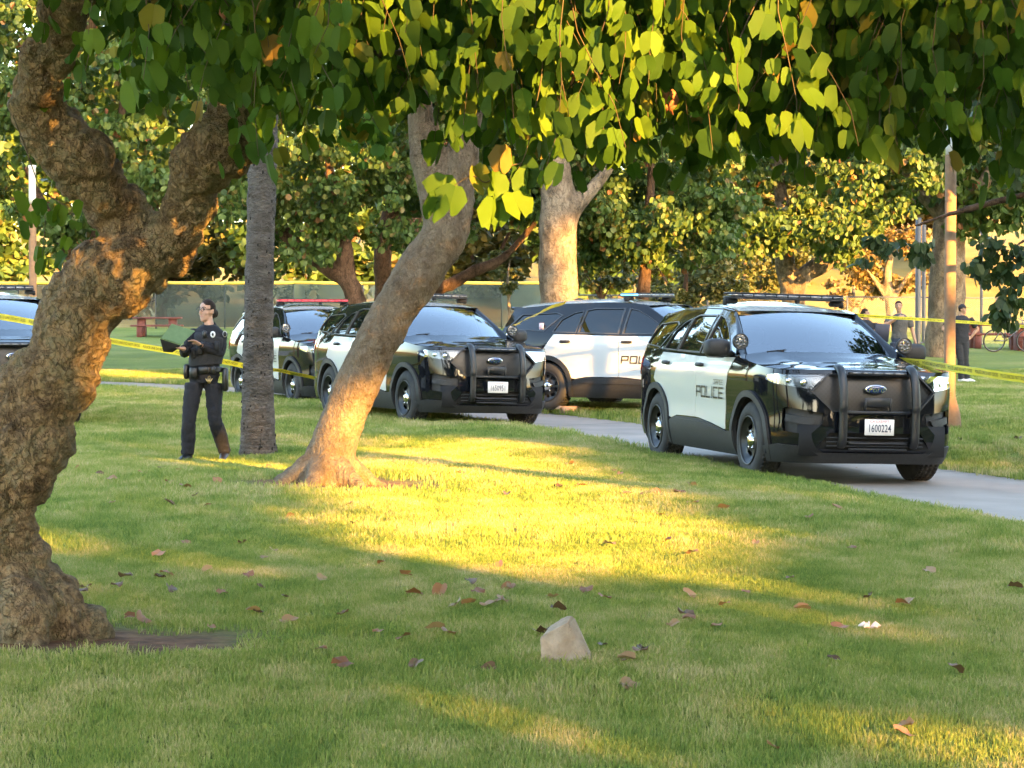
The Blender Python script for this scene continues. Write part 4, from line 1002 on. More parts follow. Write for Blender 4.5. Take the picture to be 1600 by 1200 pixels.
# the sunlit sprig that hangs lowest, and a few strays
def sprig(pts, d):
    tw = [pix(a, b, d) for a, b in pts]; twigs.append(dense(np.array(tw), 4))
sprig([(850, 60), (846, 120), (835, 175), (828, 215), (815, 255), (790, 292), (765, 318)], 8.0); sprig([(815, 255), (790, 262), (760, 285), (735, 275), (690, 305)], 8.0); sprig([(960, 120), (955, 170), (962, 205), (968, 240)], 8.05)
extra = [(853, 205, 8), (838, 168, 7.98), (782, 226, 7.97), (773, 268, 7.98), (824, 263, 7.98), (800, 300, 7.97), (770, 307, 7.96), (783, 312, 8.0), (712, 290, 7.97), (688, 300, 7.98), (695, 272, 8), (742, 258, 8.02), (945, 190, 8.02), (968, 217, 8.03), (957, 225, 8.02), (950, 160, 8.05), (840, 130, 8), (810, 245, 8.03)]
sprig_pos = np.array([pix(*e) for e in extra])
low_l = np.array([pix(a, b, d) for a, b, d in ((62, 310, 9.2), (95, 320, 9.25), (48, 330, 9.3), (118, 345, 9.2), (60, 385, 9.3), (70, 405, 9.25), (30, 345, 9.3), (105, 370, 9.2), (85, 330, 9.28), (130, 315, 9.3), (20, 300, 9.3), (100, 395, 9.3))])
sprig([(20, 180), (50, 260), (70, 330), (66, 400)], 9.28); sprig([(60, 300), (100, 320), (120, 350)], 9.25)
rightlow = np.array([pix(a + rg.normal(0, 14), b, rg.uniform(8.3, 9)) for a, b in ((1560, 235), (1575, 260), (1545, 270), (1562, 290), (1590, 225), (1552, 250), (1540, 215), (1572, 300))])
leafpos = np.concatenate([np.array(leafpos), low_l, rightlow]); n = len(leafpos)
size = np.clip(rg.normal(.079, .015, n), .04, .108); yaw = rg.normal(0, .9, n) + np.where(rg.random(n) < .5, 0, np.pi); tilt = rg.normal(.05, .30, n); roll = rg.normal(0, .30, n); fold = rg.uniform(.1, 1.0, n)
# the 300 that show largest (nearest, in frame) become leaves of their own; the rest one mass
pxs = 800 + leafpos[:, 0] / leafpos[:, 1] * F; pys = HOR - (leafpos[:, 2] - EYE) / leafpos[:, 1] * F
infr = (pxs > 5) & (pxs < 1595) & (pys > -25) & (pys < 560)
score = np.where(infr, size / leafpos[:, 1], 0); order = np.argsort(-score)
own = order[:300 - len(sprig_pos)]; rest = order[300 - len(sprig_pos):]
v, f, rn = leaf_arrays(leafpos[rest], size[rest], yaw[rest], tilt[rest], roll[rest], fold[rest], 'full', rg)
cr = under(mesh_obj('foliage', v, f, LEAF_NEAR, attr={'rnd': rn}), tree_l); tag(cr, kind='stuff')
protos = []
for k in range(8):
    v, f, _ = leaf_arrays(np.zeros((1, 3)), np.ones(1), np.zeros(1), np.zeros(1), np.zeros(1), np.array([.12 + .12 * k]), 'full', rg)
    protos.append(make_mesh('leaf', v, f, True, [LEAF_NEAR]))
def leaf_obj(p, s, yw, tl, rl, k, parent):
    o = bpy.data.objects.new('leaf', protos[k]); COL.objects.link(o)
    Rm = Matrix.Rotation(yw, 4, 'Z') @ Matrix.Rotation(tl, 4, 'X') @ Matrix.Rotation(-rl, 4, 'Y')
    o.parent = parent; o.matrix_parent_inverse = Matrix.Identity(4)
    o.matrix_basis = Matrix.Translation(Vector(p) - parent.location) @ Rm @ Matrix.Scale(s, 4); return o
for i in own: leaf_obj(leafpos[i], size[i], yaw[i], tilt[i], roll[i], int(min(7, fold[i] * 8)), tree_l)
for i, p in enumerate(sprig_pos): leaf_obj(p, rg.uniform(.10, .125), rg.normal(0, .55) + (np.pi if i % 2 else 0), rg.normal(0, .2), rg.normal(0, .25), int(rg.integers(0, 7)), tree_l)
TWIG = mat('twig', (.075, .06, .025), .8, (.045, .028, .016), scale=4)
tb = MB()
for t in twigs: tb.tube(t, np.linspace(.0032, .0012, len(t)), 4, cap=False)
for k in range(26):                                   # boughs that carry the twigs across the picture
    x0 = rg.uniform(-2.3, 2.6); y0 = rg.uniform(7.6, 10.4); z0 = rg.uniform(2.55, 3.3)
    pts = [np.array([x0 + s * (rg.uniform(.6, .9) if k % 2 else -rg.uniform(.5, .8)) * 1.2, y0 + .3 * s, z0 - .25 * s * s + .05 * math.sin(s * 9 + k)]) for s in np.linspace(0, 1, 8)]
    tb.tube(pts, np.linspace(.022, .008, 8), 6)
tag(under(tb.obj('twigs', TWIG), tree_l), kind='stuff')
pods = MB()                                           # brown dry pods and shrivelled leaves among the green
for a, b, d in ((890, 75, 8), (893, 95, 8.02), (370, 12, 8.3), (352, 8, 8.3), (510, 12, 8.1), (505, 5, 8.1), (1050, 140, 8), (1130, 75, 8.1), (1042, 138, 8), (1530, 110, 8.2), (1535, 120, 8.2), (1550, 105, 8.25), (1470, 28, 8.2), (1265, 22, 8.2)):
    c = pix(a, b, d); L_ = rg.uniform(.05, .11); pts = [c + np.array([rg.normal(0, .008), rg.normal(0, .01), -L_ * s]) for s in np.linspace(0, 1, 6)]; pods.tube(pts, [(.004, .003), (.014, .004), (.012, .006), (.016, .004), (.010, .005), (.002, .002)], 6)
tag(under(pods.obj('dry_pods', mat('dry_pod', (.22, .07, .025), .8, (.34, .14, .07), scale=30)), tree_l), kind='stuff')
over = np.stack([rg.uniform(-5, 5, 5200), rg.uniform(8.4, 13.5, 5200), 0 * np.arange(5200.)], 1)
over[:, 2] = EYE + .148 * np.maximum(over[:, 1], 7) + .10 + rg.random(5200) ** 1.3 * 1.7
o2 = np.stack([rg.uniform(-4.5, 4.5, 9500), rg.uniform(.5, 8.6, 9500), 0 * np.arange(9500.)], 1); o2[:, 2] = 3.2 + .23 * (8.6 - o2[:, 1]) + rg.random(9500) * 1.1
OVER = np.concatenate([over, o2])  # unseen leaves added overhead to keep skylight off the hanging canopy
# leaning tree's own crown, farther back
def crown_clumps(center, rad, nclump, crad, rg, zmin=None, flat=.6, shell=.5):
    out = []
    while len(out) < nclump:
        d = rg.normal(size=3); d /= np.linalg.norm(d); q = rg.random() ** (1 / 3) * (1 - shell) + shell * rg.random() ** .3
        p = np.array(center) + d * min(q, 1) * np.array(rad)
        if zmin is not None and p[2] < zmin: continue
        r = rg.uniform(*crad); out.append((*p, r, r, r * flat))
    return np.array(out)
def foliage(clumps, n, size, rg, tmpl='low', m=None, parent=None, name='crown', hang=1.0):
    w = clumps[:, 3] ** 2; k = rg.choice(len(clumps), n, p=w / w.sum()); d = rg.normal(size=(n, 3)); d /= np.linalg.norm(d, axis=1)[:, None]; q = rg.random(n) ** .45
    p = clumps[k, :3] + d * q[:, None] * clumps[k, 3:6]
    s = rg.uniform(*size, n); yw = rg.uniform(0, 6.283, n); tl = rg.normal(.2, .5 if hang else 1.2, n); rl = rg.normal(0, .4 if hang else 1.2, n)
    v, f, rn = leaf_arrays(p, s, yw, tl, rl, rg.uniform(.1, .7, n), tmpl, rg)
    o = mesh_obj(name, v, f, m, None, attr={'rnd': rn})
    if parent is not None: under(o, parent)
    tag(o, kind='stuff'); return o
rg = np.random.default_rng(31)
cl = crown_clumps((-.4, 20.6, 5.0), (3.6, 2.2, 2.3), 60, (.3, .6), rg, 2.95, .8); foliage(cl, 6500, (.09, .14), rg, 'low', LEAF_NEAR, tree_m)

# ---------------------------------------------------------------- background trees
def bg_tree(name, label, base, limbs, clumps, n, size, lm, bm, rg, tmpl='low', group=None, vox=.05, amp=.04, hang=1, cat='tree'):
    z = zg(base[0], base[1]); t = empty(name, (base[0], base[1], z)); tag(t, label, cat, group)
    bpy.context.view_layer.update()
    if limbs:
        me = trunk_mesh(limbs, vox, amp, 1.6, None, 2); under(link('trunk', me, bm), t)
    if n: foliage(clumps, n, size, rg, tmpl, lm, t, hang=hang)
    return t
def limb(pts, r): return (px_path(pts), r)
G_ORCH = 'orchid trees beyond the drive'
C = np.concatenate
rg = np.random.default_rng(41)
c1 = crown_clumps((-8.0, 47, 5.4), (3.6, 2.2, 3.1), 120, (.35, .7), rg, 2.35)
bg_tree('orchid_tree', 'leafy green tree behind the left lamp post and forked trunk', (-8.6, 47), [limb([(135, 520, 47), (140, 450, 47), (150, 380, 47), (180, 250, 47), (200, 100, 47)], [.22, .18, .15, .12, .06]), limb([(142, 440, 47), (90, 370, 47), (40, 260, 47)], [.14, .11, .06])], c1, 15000, (.11, .16), LEAF_FAR, BARK_D, rg, group=G_ORCH)
c2 = crown_clumps((-4.1, 50, 5.7), (3.3, 2.2, 3.2), 110, (.35, .7), rg, 2.55)
bg_tree('orchid_tree', 'leafy tree with dark crooked limbs behind the palm trunk', (-3.3, 50), [limb([(560, 545, 50), (558, 480, 50), (545, 440, 50), (500, 410, 50.2), (460, 380, 50.2), (430, 340, 50.4), (400, 250, 50.5)], [.26, .24, .21, .17, .15, .12, .06]), limb([(548, 450, 50), (535, 380, 50), (520, 310, 50), (510, 200, 50)], [.20, .18, .15, .07])], c2, 15000, (.11, .16), LEAF_FAR, BARK_D, rg, group=G_ORCH)
c3 = crown_clumps((-.6, 53, 5.8), (2.8, 2.2, 3.0), 100, (.35, .7), rg, 2.7)
bg_tree('orchid_tree', 'leafy tree with reddish brown trunk just left of the leaning trunk', (-3.0, 53), [limb([(596, 540, 53), (598, 470, 53), (598, 400, 53), (608, 340, 53), (640, 250, 53), (700, 150, 53)], [.26, .22, .21, .20, .15, .07]), limb([(600, 470, 53.1), (690, 450, 53), (740, 425, 53), (790, 400, 53), (850, 330, 53)], [.14, .15, .13, .10, .05])], c3, 13000, (.11, .16), LEAF_FAR, BARK_D, rg, group=G_ORCH)
c4 = crown_clumps((2.9, 50, 5.0), (2.5, 2.0, 2.9), 90, (.3, .65), rg, 2.3)
bg_tree('orchid_tree', 'leafy tree hanging low between the pale trunk and the nearest car roof', (3.4, 50), [limb([(1004, 550, 50), (1004, 480, 50), (1008, 430, 50), (1015, 330, 50), (1020, 200, 50)], [.17, .15, .13, .11, .06])], c4, 12000, (.11, .16), LEAF_FAR, BARK_D, rg, group=G_ORCH)
c5 = crown_clumps((7.4, 60, 5.2), (4.1, 2.4, 2.6), 100, (.35, .75), rg, 3.0)
bg_tree('orchid_tree', 'tree with orange sunlit fork above the roof bar of the nearest car', (7.1, 62), [limb([(1238, 560, 62), (1240, 500, 62), (1238, 455, 62), (1228, 420, 62), (1226, 385, 62), (1220, 300, 62), (1205, 200, 62)], [.36, .33, .32, .27, .25, .18, .08]), limb([(1238, 480, 62), (1250, 440, 61.9), (1275, 415, 61.9), (1305, 390, 61.8), (1330, 340, 61.8), (1340, 250, 61.8)], [.28, .24, .20, .16, .13, .06]), limb([(1262, 430, 61.9), (1300, 412, 61.7), (1330, 398, 61.7), (1380, 340, 61.7)], [.16, .14, .11, .05])], c5, 11000, (.13, .19), LEAF_FAR, BARK_S, rg, group=G_ORCH)
c6 = crown_clumps((1.2, 50, 9.0), (5, 4, 3.6), 90, (.5, 1.0), rg, 5.6)
bg_tree('sycamore_tree', 'pale thick upright trunk rising behind the side-on patrol car', (1.0, 48), [limb([(874, 545, 48), (874, 470, 48), (872, 400, 48), (873, 330, 48), (868, 250, 48), (860, 120, 48), (850, -80, 48)], [.46, .41, .40, .40, .30, .24, .12]), limb([(878, 350, 48), (900, 320, 48), (930, 290, 48), (990, 200, 48), (1060, 60, 48)], [.27, .20, .15, .12, .06])], c6, 9000, (.16, .26), LEAF_FAR, BARK_S, rg, vox=.06)
c7 = crown_clumps((13.2, 65, 8.2), (5.4, 4, 4.6), 130, (.5, 1.0), rg, 3.6)
bg_tree('sycamore_tree', 'broad mottled trunk behind the tan lamp post at right', (12.2, 65), [limb([(1476, 590, 65), (1476, 555, 65), (1478, 500, 65), (1480, 430, 65), (1484, 360, 65), (1490, 220, 65), (1500, 0, 65)], [.66, .58, .53, .50, .46, .3, .12]), limb([(1484, 380, 65), (1530, 300, 65), (1590, 180, 65)], [.26, .20, .1]), limb([(1484, 350, 65), (1430, 290, 65), (1380, 200, 65)], [.22, .17, .08])], c7, 13000, (.18, .28), LEAF_FAR, BARK_S, rg, vox=.07)
c8 = C([crown_clumps((7.1, 27, 4.2), (1.9, 1.6, 1.6), 45, (.25, .5), rg, 2.4), np.array([(*pix(a, b, 27), .16, .16, .10) for a, b in ((1585, 390), (1560, 385), (1535, 400), (1575, 415), (1595, 430), (1550, 430), (1582, 450), (1570, 470), (1590, 475), (1560, 485), (1575, 495), (1530, 425), (1545, 375), (1598, 400), (1520, 412), (1350, 405), (1385, 385), (1440, 400), (1370, 375), (1410, 380), (1450, 385))])])
bg_tree('maple_tree', 'dark green tree reaching in from the right edge above the drive', (8.3, 27.5), [limb([(1895, 690, 27.5), (1890, 560, 27.5), (1870, 400, 27.5), (1830, 250, 27.5)], [.2, .17, .15, .08]), limb([(1875, 420, 27.5), (1760, 350, 27.3), (1640, 360, 27), (1560, 400, 27)], [.10, .07, .04, .012]), limb([(1850, 330, 27.4), (1700, 290, 27.2), (1500, 330, 27), (1390, 370, 27)], [.08, .06, .03, .008])], c8, 3600, (.09, .15), LEAF_DARK, BARK_D, rg, vox=.03, amp=.015)
# fence-side saplings, bushes and the lit trees on the slope behind
def round_tree(name, label, px_, d, ztop, rx, lm, bm, n, size, rg, zb=None, group=None, cat='tree', tr=.12, flat=.7):
    x = (px_ - 800) / F * d; z0 = zg(x, d); zb = zb if zb is not None else z0 + (ztop - z0) * .3
    cl = crown_clumps((x, d, (ztop + zb) / 2), (rx, rx * .8, (ztop - zb) / 2), max(12, int(n / 110)), (rx * .12, rx * .26), rg, None, flat)
    lim = [([(x, d, z0 - .2), (x + rx * .02, d, z0 + (zb - z0) * .6), (x - rx * .04, d, zb + (ztop - zb) * .3), (x + rx * .08, d, zb + (ztop - zb) * .8)], [tr * 1.2, tr, tr * .8, tr * .25])]
    for s_ in (-1, 1): lim.append(([(x, d, zb - .1 * (zb - z0)), (x + s_ * rx * .3, d, zb + (ztop - zb) * .3), (x + s_ * rx * .6, d, zb + (ztop - zb) * .55)], [tr * .6, tr * .45, tr * .15]))
    return bg_tree(name, label, (x, d), lim, cl, n, size, lm, bm, rg, 'oval', group, vox=max(.03, tr * .4), amp=tr * .15, hang=0, cat=cat)
rg = np.random.default_rng(51)
round_tree('sapling', 'slender young tree on the grass left of the pale trunk', 795, 68, 3.6, .9, LEAF_OLIVE, BARK_S, 1500, (.10, .16), rg, 2.2, tr=.05)
round_tree('sapling', 'small young tree with dark leaves right of the pale trunk', 940, 72, 3.9, 1.2, LEAF_OLIVE, BARK_D, 2200, (.12, .18), rg, 2.1, tr=.07)
round_tree('bush_tree', 'grey green bushy tree above the nearest car, left half', 1075, 92, 6.2, 2.6, LEAF_OLIVE, BARK_D, 5000, (.18, .28), rg, 1.3)
round_tree('bush_tree', 'olive bushy tree above the nearest car, beside the orange fork', 1165, 98, 6.6, 2.4, LEAF_OLIVE, BARK_D, 4500, (.18, .28), rg, 1.3)
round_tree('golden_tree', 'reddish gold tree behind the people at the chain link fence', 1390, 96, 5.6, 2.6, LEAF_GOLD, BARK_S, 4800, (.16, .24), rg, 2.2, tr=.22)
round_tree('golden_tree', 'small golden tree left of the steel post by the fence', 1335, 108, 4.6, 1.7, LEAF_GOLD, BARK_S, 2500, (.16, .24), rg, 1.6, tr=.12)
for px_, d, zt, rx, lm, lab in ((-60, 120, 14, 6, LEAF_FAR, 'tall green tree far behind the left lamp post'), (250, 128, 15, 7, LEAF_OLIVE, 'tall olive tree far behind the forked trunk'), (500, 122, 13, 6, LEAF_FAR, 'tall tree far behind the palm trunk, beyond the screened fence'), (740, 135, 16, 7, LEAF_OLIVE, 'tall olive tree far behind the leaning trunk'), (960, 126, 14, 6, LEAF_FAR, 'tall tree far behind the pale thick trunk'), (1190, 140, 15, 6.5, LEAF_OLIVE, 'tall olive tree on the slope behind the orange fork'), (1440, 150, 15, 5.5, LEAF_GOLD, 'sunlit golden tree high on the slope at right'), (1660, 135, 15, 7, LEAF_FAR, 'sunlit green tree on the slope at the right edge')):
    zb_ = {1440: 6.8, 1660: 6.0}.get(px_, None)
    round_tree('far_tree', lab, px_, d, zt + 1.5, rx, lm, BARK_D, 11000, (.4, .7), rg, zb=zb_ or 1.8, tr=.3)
for px_, d, zt, rx, lab in ((-340, 47, 17, 5.5, 'tall spreading tree on the lawn beyond the left edge'), (-480, 62, 18, 6, 'tall tree far beyond the left edge'), (150, 66, 17, 4.5, 'tall green tree behind the leafy trees at left'), (640, 72, 18, 5, 'tall green tree rising behind the cars in mid picture')):
    round_tree('tall_tree', lab, px_, d, zt, rx, LEAF_FAR, BARK_D, 9000, (.28, .45), rg, zb=4.2, tr=.3)
# ---------------------------------------------------------------- unseen trees added behind the photographer to block the sun
lit = []
def beam(p, r, rv=None): lit.append((np.asarray(p, float), r, rv or r * .8))
poly = np.array([(565, 692), (640, 688), (740, 690), (780, 722), (820, 756), (860, 782), (900, 808), (885, 848), (800, 868), (680, 868), (570, 845), (500, 788), (440, 765), (480, 740), (540, 720)], float)
gxp, gyp = np.meshgrid(np.arange(440, 1130, 34), np.arange(690, 892, 9)); Q = np.stack([gxp.ravel(), gyp.ravel()], 1).astype(float); Q = Q[inpoly(Q, poly)]
for a, b in Q: d = F * EYE / (b - HOR); beam(((a - 800) / F * d, d, 0), .32, .13)
for a, b, r in ((555, 690, .2), (580, 640, .2), (600, 600, .17), (530, 720, .25), (520, 650, .2), (545, 610, .15)): beam(pix(a, b, 19.85), r)
for a, b, r in ((1040, 985, .10), (1120, 1030, .09), (1090, 1075, .09), (1200, 1085, .09), (1330, 1150, .11), (1450, 1130, .12), (1540, 1160, .14), (480, 735, .12), (420, 760, .1)):
    d = F * EYE / (b - HOR); beam(((a - 800) / F * d, d, 0), r, r * .4)
for a, b, r in ((105, 110, .13), (88, 150, .10), (120, 60, .1), (190, 245, .13), (165, 260, .1), (300, 300, .10), (275, 350, .08), (320, 265, .08), (350, 180, .06), (150, 215, .08)): beam(pix(a, b, 10.0), r)
for a in range(480, 1060, 40):
    for b in range(-40, 200, 34):
        top = np.interp(a, [480, 560, 700, 760, 860, 1000, 1060], [40, 40, 20, 80, 120, 110, 80])
        if b < top: beam(pix(a, b, 8.0), .15, .13)
for e in extra: beam(pix(e[0], e[1] + 20, e[2]), .14)
for a, b in ((690, 310), (705, 315), (1120, 330), (900, 330), (1060, 210)): beam(pix(a, b, 8.2), .06)
for a, b in ((165, 585), (210, 590), (255, 588), (190, 568), (240, 560)): beam(pix(a, b, 55), .35)
for a in range(1090, 1420, 40):
    for b in range(280, 420, 30): beam(pix(a, b, 60), .45)
for a, b in ((930, 320), (960, 380), (1010, 400), (1050, 350), (1560, 280), (1580, 320), (350, 260), (520, 250), (790, 410), (100, 300), (450, 200)): beam(pix(a, b, 50), .5)
for a, b, d in ((1270, 420, 62), (1230, 430, 62), (1480, 300, 29.5), (1482, 400, 29.5), (890, 450, 48), (895, 400, 48), (1484, 560, 29.5)): beam(pix(a, b, d), .4)
LP = np.array([q[0] for q in lit])
w = OVER[:, None, :] - LP[None]; perp = np.linalg.norm(w - (w @ SDIR)[..., None] * SDIR, axis=2); OVER = OVER[~((perp < .12) & ((w @ SDIR) > .25)).any(1)]; n = len(OVER); rg = np.random.default_rng(62)
v, f, rn = leaf_arrays(OVER, rg.uniform(.12, .19, n), rg.uniform(0, 6.28, n), rg.normal(.3, .6, n), rg.normal(0, .6, n), rg.uniform(.1, .6, n), 'low', rg)
tag(under(mesh_obj('sky_block_foliage', v, f, LEAF_NEAR, attr={'rnd': rn}), tree_l), kind='stuff')
LP = np.array([q[0] for q in lit]); LR = np.array([q[1] for q in lit]); LV_ = np.array([q[2] for q in lit])
rg = np.random.default_rng(61); Lat = np.array([math.cos(SUN_AZ), math.sin(SUN_AZ), 0]); Fw = np.array([math.sin(SUN_AZ), -math.cos(SUN_AZ), 0])
shade_names = ['slim', 'leaning', 'rounded', 'young', 'huge', 'broad', 'tall', 'dense', 'spreading', 'old', 'wide', 'heavy']
for k in range(12):
    u0 = -5 + 5.4 * k; base = Lat * u0 + Fw * 27; z = 0.0; H_ = (20.0 if k < 7 else 30.0) + 1.5 * math.sin(k * 2.1)
    t = empty('sun_block_tree', (base[0], base[1], 0)); tag(t, '%s unseen tree added behind the photographer to block the sun, number %s from the drive' % (shade_names[k], ('twelve', 'eleven', 'ten', 'nine', 'eight', 'seven', 'six', 'five', 'four', 'three', 'two', 'one')[k]), 'tree', 'unseen sun-blocking trees added behind the photographer')
    bpy.context.view_layer.update()
    v, f = tube([base + [0, 0, -.3], base + [0.2, 0, 3], base + [0, .2, 8], base + [0, 0, 12]], [.5, .4, .3, .1], 10); under(mesh_obj('trunk', v, f, BARK_D), t)
    n = int(13000 * H_ / 20); uu = rg.uniform(-3.6, 3.6, n); hh = .2 + (H_ - .2) * rg.random(n); ff = rg.uniform(-2.6, 2.6, n)
    p = base + uu[:, None] * Lat + ff[:, None] * Fw; p[:, 2] = hh
    w = p[:, None, :] - LP[None]; la = w @ Lat; ve = w @ np.cross(SDIR, Lat); keep = ~((((la / (LR + .10)) ** 2 + (ve / (LV_ + .09)) ** 2) < 1).any(1)); p = p[keep]; n = len(p)  # crown leaves left out along the beams, so chosen spots get sun
    v, f, rn = leaf_arrays(p, rg.uniform(.32, .46, n), rg.normal(SUN_AZ, .6, n), rg.normal(0, .5, n), rg.normal(0, .6, n), rg.uniform(0, .4, n), 'oval', rg)
    tag(under(mesh_obj('crown', v, f, LEAF_DARK, attr={'rnd': rn}), t), kind='stuff')
# ---------------------------------------------------------------- people
SKIN = mat('skin', (.40, .225, .155), .6, (.46, .27, .195), scale=12)
SKIN_T = mat('skin_tan', (.30, .16, .095), .55, (.36, .20, .12), scale=12)
NAVY = mat('uniform_navy', (.0045, .005, .009), .9, (.008, .0085, .014), scale=9, bump=.35, bscale=45)
TROUS = mat('trouser_charcoal', (.0045, .005, .009), .9, (.008, .008, .013), scale=7, bump=.35, bscale=40)
VEST = mat('vest_black', (.010, .010, .013), .8, bump=.3, bscale=60)
LEATHER = mat('belt_leather', (.008, .008, .009), .4)
HAIR = mat('dark_hair', (.012, .007, .005), .75, (.035, .02, .012), spec=.2, scale=40, bump=.4, bscale=120)
EYE = EYE
WHITE = mat('cloth_white', (.70, .70, .70), .6)
EYEM = mat('eye_dark', (.012, .010, .010), .2)
LIP = mat('lips', (.40, .13, .12), .45)
TSHIRT = mat('tee_grey', (.060, .057, .052), .9, (.085, .08, .073), scale=8, bump=.4, bscale=30)
JEANS = mat('jeans_dark', (.018, .024, .045), .9, (.03, .038, .06), scale=10, bump=.3, bscale=40)
KHAKI = mat('trouser_dark', (.02, .02, .022), .9)
def loft(parts):
    V = []; Fc = []; n = 0
    for v, f in parts: V.append(v); Fc += [tuple(i + n for i in q) for q in f]; n += len(v)
    return np.concatenate(V), Fc
def seg(P, R_, lat=(1, 0, 0), n=14): return tube(dense(np.array(P, float), 4), [tuple(r) for r in np.stack([np.interp(np.linspace(0, 1, (len(P) - 1) * 4 + 1), np.linspace(0, 1, len(P)), [(q if np.isscalar(q) else q[k]) for q in R_]) for k in (0, 1)] if True else 0, 1)], n, True, 1.0, lat)
def frame(fx, fy): f = np.array([fx, fy, 0.0]); f /= np.linalg.norm(f); s = np.array([-f[1], f[0], 0]); return f, s
def hand(wr, dirv, palm_n, thumb, curl=.4):
    """palm, four unequal fingers bent at the knuckles, thumb from the side of the palm"""
    d = np.array(dirv, float); d /= np.linalg.norm(d); n = np.array(palm_n, float); n -= d * (n @ d); n /= np.linalg.norm(n); s = np.cross(d, n) * thumb
    wr = np.array(wr, float); parts = [seg([wr - d * .02, wr + d * .03, wr + d * .085], [(.026, .02), (.036, .016), (.040, .013)], s, 10)]
    for k, (o, L_) in enumerate(((.030, .068), (.010, .076), (-.011, .071), (-.031, .056))):
        a = wr + d * .082 + s * o; b = a + d * L_ * .45 + n * L_ * curl * .25; c = a + d * L_ * .80 + n * L_ * curl * .8; parts.append(seg([a - d * .012, a, b, c], [.0095, .0095, .0088, .0075], s, 7))
    t = wr + d * .03 + s * .030; parts.append(seg([t, t + s * .022 + d * .022, t + s * .030 + d * .052 + n * .012], [.012, .0105, .0085], n, 7)); return parts
def make_person(name, label, base, J, face, skin, top, bottom, opts, grp=None, vox=.009):
    R = empty(name, base); tag(R, label, 'person', grp); A = {k: np.array(v, float) for k, v in J.items()}
    hd = A['head']; f, s = frame(*face); lat = A['shL'] - A['shR']; lat /= np.linalg.norm(lat)
    fem = opts.get('fem', False); k = .92 if fem else 1.0
    def leg(a, b, c, e): return [A[a], (A[a] * .5 + A[b] * .5) + [0, .0, 0], A[b], (A[b] * .55 + A[c] * .45) + np.array([0, .012, 0]), A[c]], [.088 * k + e, .074 * k + e, .054 + e, .054 + e, .036 + e]
    def arm(a, b, c, e, upto=1.0):
        p = [A[a], (A[a] + A[b]) / 2, A[b], A[b] + (A[c] - A[b]) * .4, A[c]]; r = [.052 * k + e, .046 * k + e, .040 * k + e, .040 * k + e, .026 + e]
        if upto < 1: q = A[a] + (A[b] - A[a]) * upto; p = [A[a], (A[a] + q) / 2, q]; r = [.056 * k + e, .054 * k + e, .052 * k + e]
        return p, r
    pel, wst, ch, nk = A['pelvis'], A['waist'], A['chest'], A['neck']
    torso = lambda e: seg([pel - [0, 0, .06], pel + [0, 0, .02], wst, ch, ch * .35 + nk * .65, nk], [(.14 * k + e, .10 + e), (.168 * k + e, .115 + e), (.135 * k + e, .10 + e), (.165 * k + e, .115 + e), (.15 * k + e, .085 + e), (.06 + e, .06 + e)], lat, 20)
    head = [ellipsoid(hd + [0, 0, .018], (.074, .074, .098), 20, 14), ellipsoid(hd - f * .018 + [0, 0, .03], (.075, .075, .085), 18, 12), ellipsoid(hd + f * .030 - [0, 0, .055], (.050, .050, .056), 16, 10), ellipsoid(hd + f * .055 - [0, 0, .088], (.026, .026, .022), 12, 8),
            seg([hd + f * .072 + [0, 0, .022], hd + f * .092 - [0, 0, .012], hd + f * .078 - [0, 0, .024]], [.008, .014, .011], s, 8), seg([nk - [0, 0, .03], nk + (hd - nk) * .4, hd - f * .01 - [0, 0, .06]], [.062 * k, .050 * k, .052 * k], lat, 14)]
    for sg in (-1, 1): head += [ellipsoid(hd + s * sg * .074 - f * .012 - [0, 0, .005], (.014, .014, .030), 10, 8), ellipsoid(hd + f * .050 + s * sg * .034 - [0, 0, .025], (.024, .024, .022), 10, 8)]
    bodyp = [torso(0)] + head
    for a in ('R', 'L'):
        bodyp += [seg(*leg('hip' + a, 'kn' + a, 'an' + a, 0)), seg(*arm('sh' + a, 'el' + a, 'wr' + a, 0))]
        bodyp += hand(A['wr' + a], A['hd' + a] - A['wr' + a], opts.get('palm' + a, (0, -1, 0)), opts.get('thumb' + a, 1), opts.get('curl', .4))
        t = A['toe' + a]; an = A['an' + a]; bodyp.append(seg([an + [0, 0, -.005], an * .5 + t * .5 + [0, 0, .0], t], [(.035, .03), (.038, .026), (.03, .016)], (1, 0, 0), 10))
    v, fc = loft(bodyp); link('body', remesh(v, fc, vox, 2), skin, R)
    # trousers, boots
    tp = [seg([pel - [0, 0, .07], pel + [0, 0, .02], wst - [0, 0, .02]], [(.148 * k, .112), (.178 * k, .126), (.150 * k, .115)], lat, 20)]
    for a in ('R', 'L'):
        P, Q = leg('hip' + a, 'kn' + a, 'an' + a, .016); Q[-1] += .010; Q[-2] += .006; tp.append(seg(P, Q))
    v, fc = loft(tp); me = remesh(v, fc, vox, 3); co = mesh_co(me); no = mesh_no(me)
    set_co(me, co + no * np.array([.007 * noise.noise(Vector((p[0] * 9, p[1] * 9, p[2] * 22))) + .004 * noise.noise(Vector(p) * 40) for p in co])[:, None]); link('trousers', me, bottom, R)
    for a in ('R', 'L'):
        t = A['toe' + a]; an = A['an' + a]; dd = t - an; dd[2] = 0; dd = dd / (np.linalg.norm(dd) + 1e-6); lz = np.array([-dd[1], dd[0], 0])
        v, fc = loft([seg([an + [0, 0, .07], an + [0, 0, .01], an - [0, 0, .02]], [(.05, .05), (.052, .05), (.05, .05)], (1, 0, 0), 12), seg([an - dd * .07 + [0, 0, -.025], an - [0, 0, .02], an * .45 + t * .55 + [0, 0, .004], t + dd * .03], [(.030, .026), (.046, .038), (.046, .032), (.028, .018)], lz, 12)])
        link('shoe', remesh(v, fc, .008, 2), opts.get('shoe', LEATHER), R)
    # shirt
    e = .014; up = opts.get('sleeve', 1.0)
